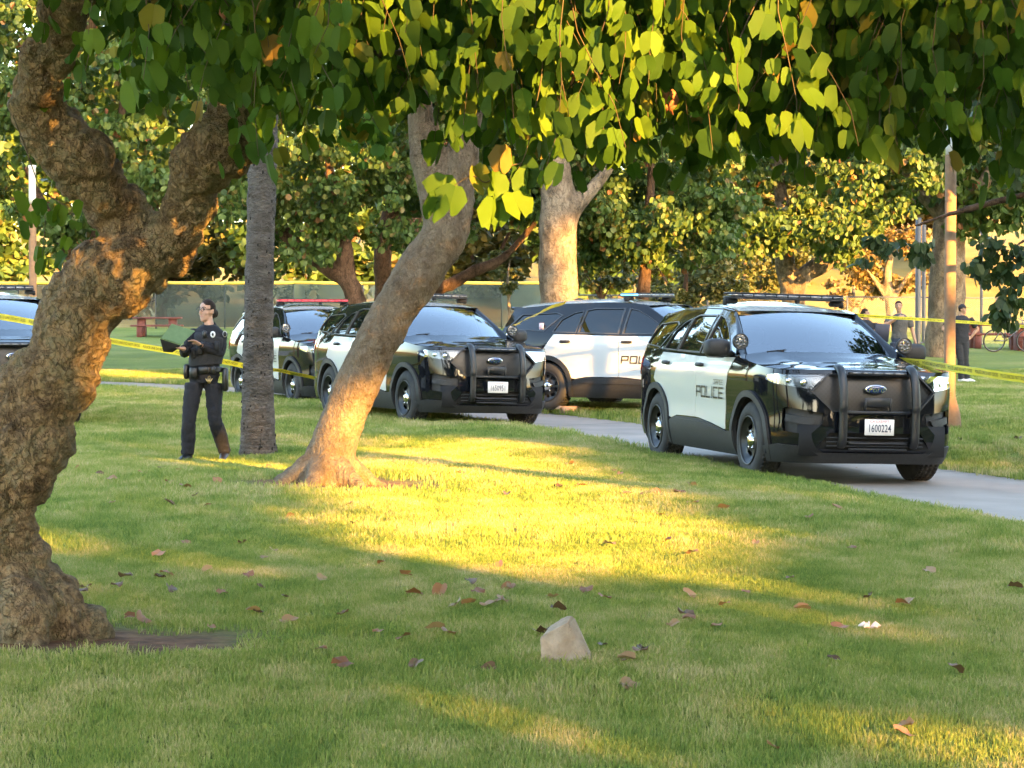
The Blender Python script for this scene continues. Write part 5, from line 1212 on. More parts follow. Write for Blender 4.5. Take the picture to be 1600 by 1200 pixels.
    sp = [seg([pel + [0, 0, .03], wst, ch, ch * .35 + nk * .65, nk + [0, 0, .012]], [(.172 * k + e, .118 + e), (.142 * k + e, .105 + e), (.170 * k + e, .120 + e), (.156 * k + e, .092 + e), (.064 + e, .064 + e)], lat, 20)]
    for a in ('R', 'L'): sp.append(seg(*arm('sh' + a, 'el' + a, 'wr' + a, e, up)))
    v, fc = loft(sp); me = remesh(v, fc, vox, 3); co = mesh_co(me); no = mesh_no(me)
    set_co(me, co + no * np.array([.008 * noise.noise(Vector((p[0] * 12, p[1] * 12, p[2] * 16))) + .004 * noise.noise(Vector(p) * 38) for p in co])[:, None]); link('shirt', me, top, R)
    # face
    for sg in (-1, 1):
        v, fc = ellipsoid(hd + f * .066 + s * sg * .031 + [0, 0, .018], (.011, .011, .007), 10, 6); mesh_obj('eye', v, fc, EYEM, R)
        v, fc = tube([hd + f * .074 + s * sg * .016 + [0, 0, .036], hd + f * .070 + s * sg * .034 + [0, 0, .040], hd + f * .058 + s * sg * .05 + [0, 0, .034]], .0035, 5); mesh_obj('eyebrow', v, fc, HAIR, R)
    mb = MB(); mb.tube([hd + f * .070 - s * .022 - [0, 0, .052], hd + f * .080 - [0, 0, .051], hd + f * .070 + s * .022 - [0, 0, .052]], [(.003, .004), (.006, .007), (.003, .004)], 6); mb.obj('mouth', LIP, R)
    # hair: a cap that leaves the face free
    if opts.get('hair', True):
        v, fc = ellipsoid(hd - f * .012 + [0, 0, .030], (.081, .081, .092), 28, 20); v = np.array(v)
        keep = [];
        for q in fc:
            c = v[list(q)].mean(0) - hd; a = c @ f; z = c[2]
            if (a > .022 and z < .058 + .35 * max(0, a - .03)) or (z < -.045 - .0 * a) or (a > -.01 and z < .01 and abs(c @ s) > .05): continue
            keep.append(q)
        hp = [(v, keep)]
        if opts.get('bun'): hp.append(ellipsoid(hd - f * .105 - [0, 0, .025], (.036, .036, .044), 14, 10)); hp.append(ellipsoid(hd - f * .065 - [0, 0, .02], (.052, .052, .06), 14, 10))
        v, fc = loft(hp); mesh_obj('hair', v, fc, opts.get('haircol', HAIR), R)
    if opts.get('glasses'):
        mb = MB()
        for sg in (-1, 1):
            c = hd + f * .088 + s * sg * .033 + [0, 0, .014]; t = np.linspace(0, 2 * math.pi, 17); mb.tube([c + s * .024 * math.cos(a) + np.array([0, 0, .018 * math.sin(a)]) for a in t], .0028, 5, cap=False)
            mb.tube([c + s * sg * .025 + [0, 0, .006], hd + s * sg * .078 + [0, 0, .014]], .0022, 5)
        mb.tube([hd + f * .09 - s * .009 + [0, 0, .016], hd + f * .09 + s * .009 + [0, 0, .016]], .0025, 5); mb.obj('glasses', LEATHER, R)
    if opts.get('cap'):
        mb = MB(); v, fc = ellipsoid(hd - f * .005 + [0, 0, .040], (.090, .090, .085), 22, 14); fc = [q for q in fc if (v[list(q)].mean(0) - hd)[2] > .045]; mb.add(v, fc)
        mb.tube([hd + f * .05 + [0, 0, .052], hd + f * .11 + [0, 0, .047], hd + f * .155 + [0, 0, .036]], [(.006, .075), (.005, .068), (.004, .045)], 12, up=(0, 0, 1)); mb.obj('cap', VEST, R)
    return R, A, f, s, lat
# officer with the clip board
ob = pix(313, 716, 23.0); ob = np.array([ob[0], ob[1], zg(ob[0], ob[1])])
sc_ = 618.0
def O(cx, cy, y=0.0): return ((cx - 290) / sc_, y, (1115 - cy) / sc_ + .012)
J = dict(head=O(336, 172, -.01), neck=O(350, 268, .0), chest=O(345, 370, .0), waist=O(325, 500, .0), pelvis=O(315, 575, .0),
         shL=O(428, 308, .0), shR=O(262, 300, .03), elL=O(420, 432, -.05), elR=O(205, 430, -.10), wrL=O(318, 385, -.22), wrR=O(215, 405, -.30), hdL=O(255, 345, -.27), hdR=O(160, 395, -.34),
         hipR=O(255, 625, -.01), hipL=O(372, 625, .02), knR=O(222, 860, -.05), knL=O(382, 850, .0), anR=O(208, 1070, .02), anL=O(428, 1062, .20), toeR=O(178, 1108, -.16), toeL=O(428, 1104, .02))
offc, A, f, s, lat = make_person('person', 'officer in dark uniform and glasses writing on a green clipboard beside the palm', tuple(ob), J, (-.66, -.75), SKIN, NAVY, TROUS, dict(fem=True, bun=True, glasses=True, palmL=(-.2, -.3, -.8), palmR=(0, 0, 1), thumbL=-1, curl=.5))
ch, wst, pel = A['chest'], A['waist'], A['pelvis']
v, fc = seg([wst + [0, 0, -.02], wst + [0, 0, .04], ch + [0, 0, -.02], ch + [0, 0, .06], ch * .45 + A['neck'] * .55], [(.172, .142), (.172, .142), (.178, .148), (.168, .14), (.12, .112)], lat, 24); me = remesh(v, fc, .011, 1); link('vest', me, VEST, offc)
def gear(name, items, m):
    for c, d in items: mb = MB(); mb.box(c, d, bev=min(d) * .3); mb.obj(name, m, offc)
gear('pouch', [(ch + np.array([.02, -.155, -.05]), (.075, .05, .11)), (ch + np.array([-.07, -.150, -.07]), (.07, .05, .10)), (ch + np.array([-.13, -.10, -.10]), (.07, .07, .12)), (ch + np.array([.10, -.14, -.03]), (.06, .045, .10))], VEST)
gear('radio', [(ch + np.array([-.02, -.150, .085]), (.045, .035, .075))], LEATHER)
v, fc = seg([wst - [0, 0, .085], wst - [0, 0, .03]], [(.180, .137), (.177, .134)], lat, 24); mesh_obj('duty_belt', v, fc, LEATHER, offc)
bz = wst - [0, 0, .06]
gear('belt_pouch', [(bz + np.array([-.10, -.125, -.03]), (.085, .05, .12)), (bz + np.array([.0, -.145, -.0]), (.10, .045, .075)), (bz + np.array([.09, -.125, -.0]), (.05, .045, .08)), (bz + np.array([-.19, -.02, -.02]), (.05, .11, .15))], LEATHER)
gear('holster', [(bz + np.array([.20, -.01, -.10]), (.055, .11, .24))], LEATHER)
mb = MB(); kc = bz + np.array([.055, -.150, -.085])
for q in range(4): mb.box(kc + np.array([(q - 1.5) * .014, -.005 * q, -.025]), (.008, .004, .055), rot=rotm(0, (q - 1.5) * .35, 0))
t = np.linspace(0, 6.283, 13); mb.tube([kc + np.array([.011 * math.cos(a), 0, .011 + .011 * math.sin(a)]) for a in t], .002, 5, cap=False); mb.obj('keys', mat('brass_keys', (.55, .38, .16), .35, metal=.8), offc)
v, fc = ellipsoid(ch + np.array([.062, -.150, .085]), (.026, .010, .033), 14, 8); mesh_obj('badge', v, fc, WHITE, offc)
v, fc = ellipsoid(ch + np.array([.062, -.158, .085]), (.012, .006, .016), 10, 6); mesh_obj('badge_seal', v, fc, LEATHER, offc)
pq = A['shL'] + np.array([.035, -.052, -.012]); v, fc = ellipsoid(pq, (.026, .010, .033), 12, 8, rotm(0, 0, .6)); sp = mesh_obj('shoulder_patch', v, fc, mat('patch_grey', (.32, .32, .33), .7), offc)
v, fc = ellipsoid(pq + np.array([.002, -.006, 0]), (.019, .009, .026), 12, 8, rotm(0, 0, .6)); mesh_obj('patch_field', v, fc, VEST, sp)
mb = MB(); mb.tube([A['wrL'] + np.array([.012, 0, .0]), A['wrL'] + np.array([-.010, 0, .010])], .031, 12); mb.obj('wrist_watch', LEATHER, offc)
# collar
mb = MB(); t = np.linspace(0, 6.283, 17); mb.tube([A['neck'] + np.array([.062 * math.cos(a), .058 * math.sin(a), .018 + .02 * math.sin(a)]) for a in t], [(.016, .008)] * 17, 6, cap=False); mb.obj('collar', NAVY, offc)
# the board she holds (a thing of its own)
def Ow(cx, cy, y): return np.array(O(cx, cy, y)) + ob
q = [Ow(145, 250, -.33), Ow(282, 296, -.25), Ow(208, 378, -.40), Ow(92, 338, -.46)]
n_ = np.cross(q[1] - q[0], q[3] - q[0]); n_ /= np.linalg.norm(n_); n_ = n_ if n_[1] < 0 else -n_
cb = empty('clipboard', tuple(np.mean(q, 0))); tag(cb, 'green clipboard held open by the officer near the palm', 'clipboard'); bpy.context.view_layer.update()
vv = q + [p - n_ * .014 for p in q]; fcs = [(0, 1, 2, 3), (7, 6, 5, 4), (0, 4, 5, 1), (1, 5, 6, 2), (2, 6, 7, 3), (3, 7, 4, 0)]
under(mesh_obj('cover', vv, fcs, mat('clipboard_green', (.075, .135, .05), .55, (.095, .16, .065), scale=20), None, False), cb)
q2 = [q[3] - n_ * .02, q[2] - n_ * .02, Ow(190, 398, -.30), Ow(150, 425, -.32), Ow(98, 420, -.36)]; 
vv = q2 + [p - n_ * .01 for p in q2]; fcs = [(0, 1, 2, 3, 4), (9, 8, 7, 6, 5)] + [(i, 5 + i, 5 + (i + 1) % 5, (i + 1) % 5) for i in range(5)]
under(mesh_obj('dark_flap', vv, fcs, VEST, None, False), cb)
# bystanders
def scaled(h, d): return {k: tuple(np.array(v) * h / 1.75) for k, v in d.items()}
base_pose = dict(head=(0, 0, 1.63), neck=(0, .01, 1.49), chest=(0, 0, 1.33), waist=(0, 0, 1.10), pelvis=(0, 0, .96), shL=(.19, 0, 1.43), shR=(-.19, 0, 1.43), elL=(.25, .02, 1.16), elR=(-.25, .02, 1.16), wrL=(.27, -.05, .92), wrR=(-.27, -.05, .92), hdL=(.27, -.06, .82), hdR=(-.27, -.06, .82),
                 hipR=(-.09, 0, .90), hipL=(.09, 0, .90), knR=(-.10, -.02, .50), knL=(.11, -.02, .50), anR=(-.10, .02, .09), anL=(.12, .02, .09), toeR=(-.12, -.15, .04), toeL=(.14, -.15, .04))
pz = lambda px_, d: ((px_ - 800) / F * d, d, zg((px_ - 800) / F * d, d))
d = dict(base_pose); d.update(elR=(-.30, -.16, 1.27), wrR=(-.08, -.30, 1.42), hdR=(.04, -.31, 1.45), elL=(.27, .0, 1.15), wrL=(.33, -.03, .90), hdL=(.34, -.03, .80), head=(-.02, -.01, 1.645))
make_person('person', 'man in grey t-shirt pointing with a raised bent arm behind the nearest car', pz(1405, 48), scaled(1.80, d), (-.15, -1), SKIN_T, TSHIRT, JEANS, dict(sleeve=.75, palmR=(0, .6, -.5), palmL=(0, 1, 0)), None, .012)
d = dict(base_pose); d.update(elR=(-.24, -.10, 1.12), wrR=(-.02, -.24, 1.16), hdR=(.07, -.26, 1.2), elL=(.24, -.08, 1.12), wrL=(.16, -.27, 1.18), hdL=(.12, -.32, 1.26))
make_person('person', 'dark haired person holding a navy folder, half hidden by the nearest car', pz(1352, 46.5), scaled(1.63, d), (.9, -.35), SKIN_T, NAVY, KHAKI, dict(fem=True, bun=True, sleeve=1.0), None, .012)
fb = pz(1378, 46.0); fo = MB(); fo.box((0, 0, 0), (.30, .018, .36), rot=rotm(.1, .08, .15), bev=.004); fo = fo.obj('folder', mat('folder_navy', (.014, .016, .035), .6)); fo.location = (fb[0], fb[1], fb[2] + 1.15)
tag(fo, 'dark navy folder held up behind the windscreen of the nearest car', 'folder')
d = dict(base_pose); d.update(elR=(-.40, .02, 1.22), wrR=(-.30, -.10, 1.06), hdR=(-.22, -.14, 1.02), elL=(.36, .05, 1.20), wrL=(.22, .02, 1.02), hdL=(.14, -.02, .98), head=(.02, .0, 1.63), hipR=(-.06, 0, .90), hipL=(.07, 0, .90), knR=(-.02, -.03, .5), knL=(.10, .02, .5), anR=(.0, .0, .09), anL=(.14, .0, .09), toeR=(.12, -.07, .04), toeL=(.28, -.06, .04))
make_person('person', 'officer in black cap with hands on hips behind the tan lamp post', pz(1502, 51), scaled(1.77, d), (.9, -.4), SKIN_T, VEST, KHAKI, dict(sleeve=.8, cap=True, hair=True, shoe=WHITE), None, .012)

# ---------------------------------------------------------------- lamp posts
POST = mat('post_tan', (.22, .13, .068), .85, (.17, .10, .054), scale=14, bump=.3, bscale=80)
POSTW = mat('post_cap_pale', (.55, .53, .48), .6)
def lamp_post(px_, d, h, label, r=.073):
    x = (px_ - 800) / F * d; z = zg(x, d); t = empty('lamp_post', (x, d, z)); tag(t, label, 'lamp post'); bpy.context.view_layer.update()
    v, f = lathe([(-.1, .16), (.05, .155), (.10, .15), (.22, .14), (.40, .085), (.45, r), (h - .75, r), (h - .74, r * .97), (h - .74, 0)], 20, 'z'); mesh_obj('pole', v, f, POST, t)
    v, f = lathe([(h - .735, 0), (h - .735, r * .9), (h - .60, r * .95), (h - .06, r * .95), (h - .03, r * 1.1), (h, r * 1.08), (h + .01, 0)], 20, 'z'); mesh_obj('lamp_head', v, f, POSTW, t)
lamp_post(1484, 29.5, 4.3, 'tan lamp post behind the front corner of the nearest car'); lamp_post(52, 44, 4.38, 'pale lamp post behind the car at the left edge')
# ---------------------------------------------------------------- barrier tape
TAPE = mat('tape_yellow', (.72, .62, .035), .35, (.66, .55, .03), scale=5, spec=.5); TINK = mat('tape_ink', (.03, .025, .01), .5)
def tape(label, pts, w=.076, twist=None, text=True, sag=.0):
    P = dense(np.array([pix(*p) for p in pts]), 24); n = len(P); L_ = np.concatenate([[0], np.cumsum(np.linalg.norm(np.diff(P, axis=0), axis=1))])
    tw = np.interp(np.linspace(0, 1, n), np.linspace(0, 1, len(twist)), twist) if twist else np.zeros(n)
    tg = np.gradient(P, axis=0); tg /= np.linalg.norm(tg, axis=1)[:, None]; side = np.cross(tg, [0, 0, 1]); side /= np.linalg.norm(side, axis=1)[:, None]; up = np.cross(side, tg)
    wv = up * np.cos(tw)[:, None] + side * np.sin(tw)[:, None]; nv = np.cross(tg, wv); rip = .006 * np.sin(L_ * 5.1) + .004 * np.sin(L_ * 13)
    wob = P + nv * rip[:, None]
    v = np.concatenate([wob + wv * w / 2, wob, wob - wv * w / 2]); f = [(i, i + 1, n + i + 1, n + i) for i in range(n - 1)] + [(n + i, n + i + 1, 2 * n + i + 1, 2 * n + i) for i in range(n - 1)]
    o = mesh_obj('barrier_tape', v, f, TAPE); tag(o, label, 'barrier tape')
    if text:
        tv, tf = text_arrays('POLICE LINE DO NOT CROSS', w * .62, .01); ww = tv[:, 0].max() - tv[:, 0].min(); V = []; Fc = []; k = 0; c = ww / 2 + .05
        while c + ww / 2 < L_[-1]:
            s_ = tv[:, 0] + c; h_ = tv[:, 1]
            q = np.stack([np.interp(s_, L_, wob[:, i]) for i in range(3)], 1); u = np.stack([np.interp(s_, L_, wv[:, i]) for i in range(3)], 1); nn = np.stack([np.interp(s_, L_, nv[:, i]) for i in range(3)], 1)
            sg = np.sign((nn * (np.array([0, 0, EYE]) - q)).sum(1))[:, None]
            V.append(q + u * h_[:, None] + nn * sg * .003); Fc += [tuple(i + k for i in t) for t in tf]; k += len(tv); c += ww * 1.12
        if V: mesh_obj('tape_print', np.concatenate(V), Fc, TINK, o, False)
    return o
tape('yellow police tape running from the left edge past the officer to the second car', [(-60, 486, 26.6), (20, 498, 27.6), (100, 514, 28.8), (165, 531, 29.8), (290, 553, 31.3), (390, 573, 32.4), (440, 580, 32.9), (492, 590, 33.4)], twist=[.0, .1, 0, .15, .1, .5, 1.0, 1.1])
tape('yellow police tape slanting up from the second car spotlight to a car roof', [(800, 510, 34.2), (828, 496, 35.3), (855, 483, 36.2), (884, 472, 36.7)], twist=[.7, .9, .6, .8], text=False)
tape('yellow police tape from the nearest car spotlight out to the right edge', [(1396, 561, 23.9), (1440, 567, 23.2), (1500, 577, 22.2), (1560, 586, 21.2), (1660, 602, 19.6)], twist=[.9, .3, .0, .15, .1])
tape('upper yellow police tape strung in front of the bystanders at right', [(1270, 487, 44.5), (1360, 494, 44.2), (1440, 499, 44), (1520, 504, 43.5), (1600, 510, 43), (1680, 517, 42.5)], twist=[.4, .2, 0, .1, .2], text=True, w=.055)
# ---------------------------------------------------------------- fences
STEEL = mat('galvanised', (.06, .063, .066), .55, metal=.3); SCREEN = mat('screen_green', (.016, .028, .026), .85, (.036, .055, .048), scale=.5, detail=8, bump=.4, bscale=5)
SCREEN.node_tree.nodes['Principled BSDF'].inputs['Alpha'].default_value = .84
_n = SCREEN.node_tree.nodes; _l = SCREEN.node_tree.links; _oi = _n.new('ShaderNodeObjectInfo'); _mr = _n.new('ShaderNodeMapRange'); _mr.inputs[3].default_value = .55; _mr.inputs[4].default_value = 1.7; _l.new(_oi.outputs['Random'], _mr.inputs[0])
_mu = _n.new('ShaderNodeVectorMath'); _mu.operation = 'SCALE'; _bs = _n['Principled BSDF'].inputs['Base Color']; _l.new(_bs.links[0].from_socket, _mu.inputs[0]); _l.new(_mr.outputs[0], _mu.inputs['Scale']); _l.new(_mu.outputs[0], _bs)
YEL = mat('fence_cap_yellow', (.70, .45, .05), .6)
def chain(alpha, name):
    m = bpy.data.materials.new(name); m.use_nodes = True; n = m.node_tree.nodes; l = m.node_tree.links; b = n['Principled BSDF']; b.inputs['Base Color'].default_value = (.22, .22, .2, 1); b.inputs['Roughness'].default_value = .6
    tc = n.new('ShaderNodeTexCoord'); mp = n.new('ShaderNodeMapping'); mp.inputs['Rotation'].default_value = (0, math.radians(45), 0); l.new(tc.outputs['Object'], mp.inputs[0])
    sx = n.new('ShaderNodeSeparateXYZ'); l.new(mp.outputs[0], sx.inputs[0]); vals = []
    for k in (0, 2):
        a = n.new('ShaderNodeMath'); a.operation = 'PINGPONG'; a.inputs[1].default_value = .03; l.new(sx.outputs[k], a.inputs[0]); c = n.new('ShaderNodeMath'); c.operation = 'LESS_THAN'; c.inputs[1].default_value = alpha; l.new(a.outputs[0], c.inputs[0]); vals.append(c)
    mx = n.new('ShaderNodeMath'); mx.operation = 'MAXIMUM'; l.new(vals[0].outputs[0], mx.inputs[0]); l.new(vals[1].outputs[0], mx.inputs[1]); l.new(mx.outputs[0], b.inputs['Alpha']); return m
CHAIN = chain(.0025, 'chain_link')
def fence(name, label, x0, x1, d0, d1, h, bay, screen):
    n = max(1, round(abs(x1 - x0) / bay)); T = empty(name, (x0, d0, zg(x0, d0))); tag(T, label, 'fence'); bpy.context.view_layer.update(); pts = []
    for i in range(n + 1): x = x0 + (x1 - x0) * i / n; y = d0 + (d1 - d0) * i / n; pts.append(np.array([x, y, zg(x, y)]))
    for p in pts: v, f = tube([p - [0, 0, .2], p + [0, 0, h + .05]], .04, 8); under(mesh_obj('post', v, f, STEEL), T)
    for a, b in zip(pts[:-1], pts[1:]):
        v, f = tube([a + [0, 0, h], b + [0, 0, h]], .075 if screen else .03, 8); under(mesh_obj('top_rail', v, f, YEL if screen else STEEL), T)
        bay_k = int(round((a[0] - x0) / (x1 - x0) * n))
        if screen and bay_k % 4 == 1: under(mesh_obj('wire_mesh', [a + [0, -.03, .05], b + [0, -.03, .05], b + [0, -.03, h], a + [0, -.03, h]], [(0, 1, 2, 3)], CHAIN, None, False), T)
        elif screen:
            nx_, nz_ = 8, 5; v = []
            for j in range(nz_ + 1):
                for i in range(nx_ + 1):
                    q = a + (b - a) * i / nx_; v.append(q + np.array([0, -.05 + .02 * math.sin(i * 2.1 + j), .08 + (h - .14) * j / nz_]))
            f = [(j * (nx_ + 1) + i, j * (nx_ + 1) + i + 1, (j + 1) * (nx_ + 1) + i + 1, (j + 1) * (nx_ + 1) + i) for j in range(nz_) for i in range(nx_)]
            under(mesh_obj('wind_screen', v, f, SCREEN), T)
        else:
            under(mesh_obj('wire_mesh', [a + [0, -.03, .05], b + [0, -.03, .05], b + [0, -.03, h], a + [0, -.03, h]], [(0, 1, 2, 3)], CHAIN, None, False), T)
fence('screened_fence', 'fence with dark green wind screens and yellow top rail across the background', -34, 2.6, 101, 100, 2.0, 3.05, True)
fence('chain_link_fence', 'grey chain link fence at the foot of the sunlit slope at right', 2.8, 30, 99, 84, 1.45, 2.7, False)
def post(px_, d, h, r, label):
    x = (px_ - 800) / F * d; z = zg(x, d); t = empty('steel_post', (x, d, z)); tag(t, label, 'post'); v, f = lathe([(-.1, r), (h, r), (h + .02, r * .6), (h + .02, 0)], 14, 'z'); mesh_obj('pole', v, f, STEEL, t)
    mb = MB(); mb.tube([(0, 0, .0), (0, 0, .06)], r * 1.6, 14); mb.obj('base_plate', STEEL, t)
post(1434, 80, 4.4, .10, 'tall grey steel post behind the man in the t-shirt, left of a pair'); post(1443, 81, 4.2, .07, 'thinner steel post behind the man in the t-shirt, right of a pair')
post(1533, 79, 5.5, .05, 'thin tall post behind the officer in the black cap')
BROWN = mat('table_red_brown', (.115, .03, .024), .7, (.15, .042, .034), scale=6, bump=.2, bscale=30)
# ---------------------------------------------------------------- picnic tables
def picnic(label, px_, d, rz, L_=1.9):
    x = (px_ - 800) / F * d; z = zg(x, d); t = empty('picnic_table', (x, d, z), (0, 0, rz)); tag(t, label, 'picnic table')
    for k in range(4): mb = MB(); mb.box((0, -.30 + .2 * k, .74), (L_, .185, .07), bev=.012); mb.obj('top_plank', BROWN, t)
    for sg in (-1, 1):
        mb = MB(); mb.box((0, sg * .72, .44), (L_, .28, .07), bev=.012); mb.obj('bench', BROWN, t)
        mb = MB(); mb.box((sg * L_ * .32, 0, .36), (.30, .55, .72), bev=.02); mb.obj('leg', BROWN, t)
        for s2 in (-1, 1): mb = MB(); mb.box((sg * L_ * .32, s2 * .72, .2), (.22, .2, .42), bev=.02); mb.obj('bench_leg', BROWN, t)
picnic('red brown picnic table on the far lawn left of the officer', 246, 89, .05); picnic('red brown picnic table behind the officer in the black cap', 1555, 72, -.04, 2.1); picnic('red brown picnic table cut by the right edge beside the bicycle', 1625, 69.5, .05, 1.9)
# ---------------------------------------------------------------- bicycle
bx = (1578 - 800) / F * 68.3; bk = empty('bicycle', (bx, 68.3, zg(bx, 68.3)), (.12, 0, .1)); tag(bk, 'thin framed bicycle leaning at the picnic table by the right edge', 'bicycle')
BF = mat('bike_frame', (.12, .13, .15), .35, metal=.5)
for wx in (-.5, .52):
    w = empty('wheel', (wx, 0, .34)); w.parent = bk; t = np.linspace(0, 6.2832, 29); mb = MB(); mb.tube([(.33 * math.cos(a), 0, .33 * math.sin(a)) for a in t], .017, 6, cap=False); mb.obj('tyre', M['rubber'], w)
    mb = MB(); mb.tube([(.305 * math.cos(a), 0, .305 * math.sin(a)) for a in t], .009, 5, cap=False)
    for a in np.linspace(0, 6.2832, 13)[:-1]: mb.tube([(0, 0, 0), (.305 * math.cos(a), 0, .305 * math.sin(a))], .003, 3)
    mb.obj('rim', BF, w)
mb = MB()
for a, b in (((-.5, 0, .34), (-.12, 0, .34)), ((-.5, 0, .34), (-.22, 0, .80)), ((-.12, 0, .34), (-.24, 0, .90)), ((-.12, 0, .34), (.36, 0, .80)), ((-.22, 0, .80), (.34, 0, .86)), ((.52, 0, .34), (.34, 0, .92))): mb.tube([a, b], .016, 6)
mb.obj('frame', BF, bk); mb = MB(); mb.box((-.26, 0, .93), (.26, .13, .05), bev=.02); mb.obj('saddle', LEATHER, bk); mb = MB(); mb.tube([(.30, -.24, .98), (.34, -.1, .95), (.34, .1, .95), (.30, .24, .98)], .014, 6); mb.obj('handlebar', LEATHER, bk)
# ---------------------------------------------------------------- stone, box, utility box, flower
st = on_ground(888, 1043); sk = F / st[1]
def sp_(px_, py_, dy): return ((px_ - 888) * 1.08 / sk, dy, (1045 - py_) * 1.04 / sk)
vv = [sp_(850, 1052, -.02), sp_(928, 1052, -.02), sp_(930, 1050, .12), sp_(852, 1050, .14), sp_(847, 1004, -.02), sp_(889, 984, .02), sp_(884, 978, .10), sp_(862, 994, .12), sp_(905, 1048, -.05), sp_(896, 976, .08), sp_(849, 1052, -.05)]
bm = bmesh.new()
for p in vv: bm.verts.new(p)
bmesh.ops.convex_hull(bm, input=bm.verts); bmesh.ops.bevel(bm, geom=bm.edges[:], offset=.006, segments=2, affect='EDGES'); bmesh.ops.triangulate(bm, faces=bm.faces)
bmesh.ops.subdivide_edges(bm, edges=bm.edges[:], cuts=2, use_grid_fill=True)
for v_ in bm.verts: v_.co += v_.normal * (.004 * noise.noise(v_.co * 25) + .002 * noise.noise(v_.co * 80))
me = bpy.data.meshes.new('marker_stone'); bm.to_mesh(me); bm.free(); o = link('marker_stone', me, mat('stone_tan', (.25, .195, .14), .9, (.37, .31, .25), scale=14, detail=8, bump=.5, bscale=60)); o.location = tuple(st)
tag(o, 'pale wedge shaped stone standing in the near lawn', 'stone')
bp_ = on_ground(888, 645); bz_ = zg(*bp_[:2]); cbx = empty('cardboard_box', (bp_[0], bp_[1], bz_), (0, 0, .3)); tag(cbx, 'small open cardboard box on the grass under the side-on patrol car', 'box')
KR = mat('cardboard', (.36, .22, .13), .85, (.42, .27, .17), scale=10)
for c, d_ in (((0, -.085, .05), (.24, .008, .11)), ((0, .085, .05), (.24, .008, .11)), ((-.12, 0, .05), (.008, .165, .11)), ((.12, 0, .05), (.008, .165, .11))): mb = MB(); mb.box(c, d_); mb.obj('side_panel', KR, cbx)
mb = MB(); mb.box((0, 0, .002), (.235, .165, .006)); mb.obj('bottom_panel', KR, cbx)
for sg in (-1, 1): mb = MB(); mb.box((sg * .165, 0, .085), (.09, .16, .006), rot=rotm(0, sg * .6, 0)); mb.obj('flap', KR, cbx)
ux = (1463 - 800) / F * 31.5; ub = empty('utility_box', (ux, 31.5, zg(ux, 31.5))); tag(ub, 'small grey green utility box beside the tan lamp post', 'utility box'); UG = mat('box_green', (.10, .14, .11), .6, (.13, .17, .14), scale=5)
mb = MB(); mb.box((0, 0, .30), (.34, .28, .62), bev=.015); mb.obj('cabinet', UG, ub); mb = MB(); mb.box((0, 0, .63), (.38, .32, .04), bev=.012); mb.obj('lid', UG, ub); mb = MB(); mb.box((.06, -.15, .36), (.20, .012, .36), bev=.004); mb.obj('door', UG, ub)
fp = on_ground(1359, 992); mb = MB()
for k in range(5): a = k * 1.257 + .3; mb.tube([fp + [0, 0, .02], fp + [.03 * math.cos(a), .03 * math.sin(a), .04], fp + [.055 * math.cos(a), .05 * math.sin(a), .03]], [(.004, .003), (.014, .003), (.003, .002)], 6)
tag(mb.obj('fallen_flower', mat('petal_white', (.72, .62, .66), .6)), 'white and pink fallen blossom on the near lawn at right', 'flower')
# ---------------------------------------------------------------- fallen leaves
LV = [(a / 2.286 + 400, b / 2.286 + 640) for a, b in ((45, 217), (330, 355), (350, 423), (120, 397), (60, 520), (30, 545), (445, 565), (535, 607), (235, 620), (18, 660), (105, 688), (560, 678), (655, 675), (765, 643), (760, 710), (790, 670), (900, 650), (870, 705), (870, 575), (1120, 208), (1300, 240), (1165, 285), (895, 318), (770, 305), (735, 238), (680, 310), (1060, 690), (1245, 695), (1080, 745), (1180, 670), (1320, 925), (1380, 885), (1235, 865), (1020, 825), (685, 830), (640, 817), (525, 838), (435, 825), (305, 945), (235, 890), (120, 780), (10, 750), (310, 745), (1545, 770), (1490, 790), (1560, 535), (1265, 505), (1470, 485), (1325, 312), (1510, 310), (1430, 310), (1560, 345), (1450, 390), (1085, 290), (1330, 1020), (830, 950), (570, 945), (710, 715), (830, 715), (910, 655), (880, 700))]
LV += [(a / 1.875, b / 1.875 + 400) for a, b in ((330, 665), (290, 650), (415, 645), (495, 675), (540, 690), (635, 673), (325, 735), (570, 715), (610, 743), (500, 735), (470, 630), (525, 637), (490, 950), (470, 955), (370, 960), (340, 985), (250, 990), (240, 1000), (495, 1000), (415, 1085), (380, 1078), (650, 1005), (740, 1065), (620, 1105), (730, 950), (710, 855), (545, 855), (465, 890), (205, 555), (225, 633), (610, 940))]
LV += [(a / 1.6 + 600, b / 1.6 + 900) for a, b in ((1015, 15), (1295, 90), (1045, 100), (1140, 145), (850, 88), (765, 62), (830, 140), (755, 120), (1425, 258), (1300, 398), (1125, 228), (1210, 70), (1365, 5), (610, 300), (1580, 45), (905, 53), (640, 205), (605, 230), (1300, 425), (970, 450))]
LV += [(1180, 855), (1265, 815), (1310, 800), (1130, 800), (1080, 765), (1500, 690), (1550, 685), (1520, 610), (1540, 605), (1330, 865), (1590, 690), (1340, 740), (1260, 735), (1420, 950), (1000, 780), (960, 740)]
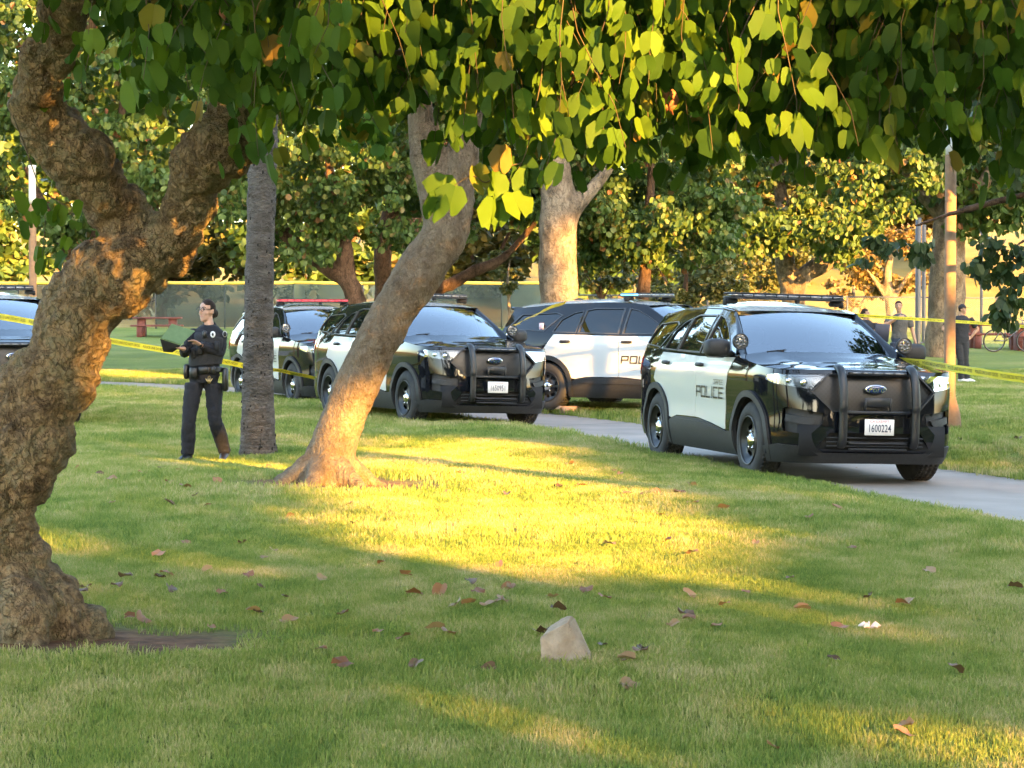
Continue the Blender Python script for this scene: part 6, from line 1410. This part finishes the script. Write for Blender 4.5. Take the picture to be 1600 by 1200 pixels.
DRY = [(leaf_mat('dry_leaf_rust', [(0, (.20, .085, .038)), (1, (.31, .16, .085))], .2), 'rust brown', 'curled rust brown leaf lying on the lawn'), (leaf_mat('dry_leaf_dark', [(0, (.085, .048, .028)), (1, (.15, .09, .052))], .15), 'dark', 'shrivelled dark brown leaf lying on the lawn'), (leaf_mat('dry_leaf_tan', [(0, (.24, .15, .085)), (1, (.34, .23, .14))], .2), 'tan', 'pale tan dry leaf lying on the lawn')]
dry_me = []
rg = np.random.default_rng(71)
for m_, _, _ in DRY:
    row = []
    for k in range(4):
        T, Fc = LT, LF; w, t, sg = T[:, 0], T[:, 1], T[:, 2]; fo_ = rg.uniform(.15, .6); x = w * sg * math.cos(fo_); z = np.abs(w) * math.sin(fo_) + .12 * np.sin(t * 3 + k) + .07 * rg.normal(size=len(w)) * (w > .1); y = (t - .5) * 1.0 + .05 * rg.normal(size=len(w)) * (w > .1)
        row.append(make_mesh('fallen_leaf', np.stack([x, y, z + .05], 1), Fc, True, [m_]))
    dry_me.append(row)
for i, (a, b) in enumerate(LV):
    p = on_ground(a, b); k = int(rg.choice(3, p=[.5, .28, .22])); o = bpy.data.objects.new('fallen_leaf', dry_me[k][int(rg.integers(0, 4))]); COL.objects.link(o)
    s_ = rg.uniform(.048, .088) * (1.0 if p[1] < 16 else 1.2); o.location = (p[0], p[1], p[2] + .026); o.scale = (s_, s_, s_); o.rotation_euler = (rg.normal(0, .25), rg.normal(0, .25), rg.uniform(0, 6.28))
    where = [w_ for c_, w_ in ((abs(p[0] - st[0]) < .55 and abs(p[1] - st[1]) < 1.1, 'beside the pale stone'), (abs(p[0] - TREE_L[0]) < 1.1 and p[1] < 12.5, 'near the foot of the gnarled tree'), (np.hypot(p[0] - TREE_M[0], p[1] - TREE_M[1]) < 1.8, 'around the foot of the leaning tree'), (p[0] < -1.2 and p[1] > 14, 'between the gnarled tree and the officer'), (p[1] > 24, 'near the edge of the drive'), (p[1] > 15, 'in or beyond the sunlit patch of lawn'), (p[0] > 1.0, 'towards the right edge of the near lawn'), (True, 'in the shade of the near lawn'))if c_][0]
    tag(o, DRY[k][2].replace('lying on the lawn', 'on the grass ' + where), 'leaf', DRY[k][1] + ' fallen leaves ' + where)
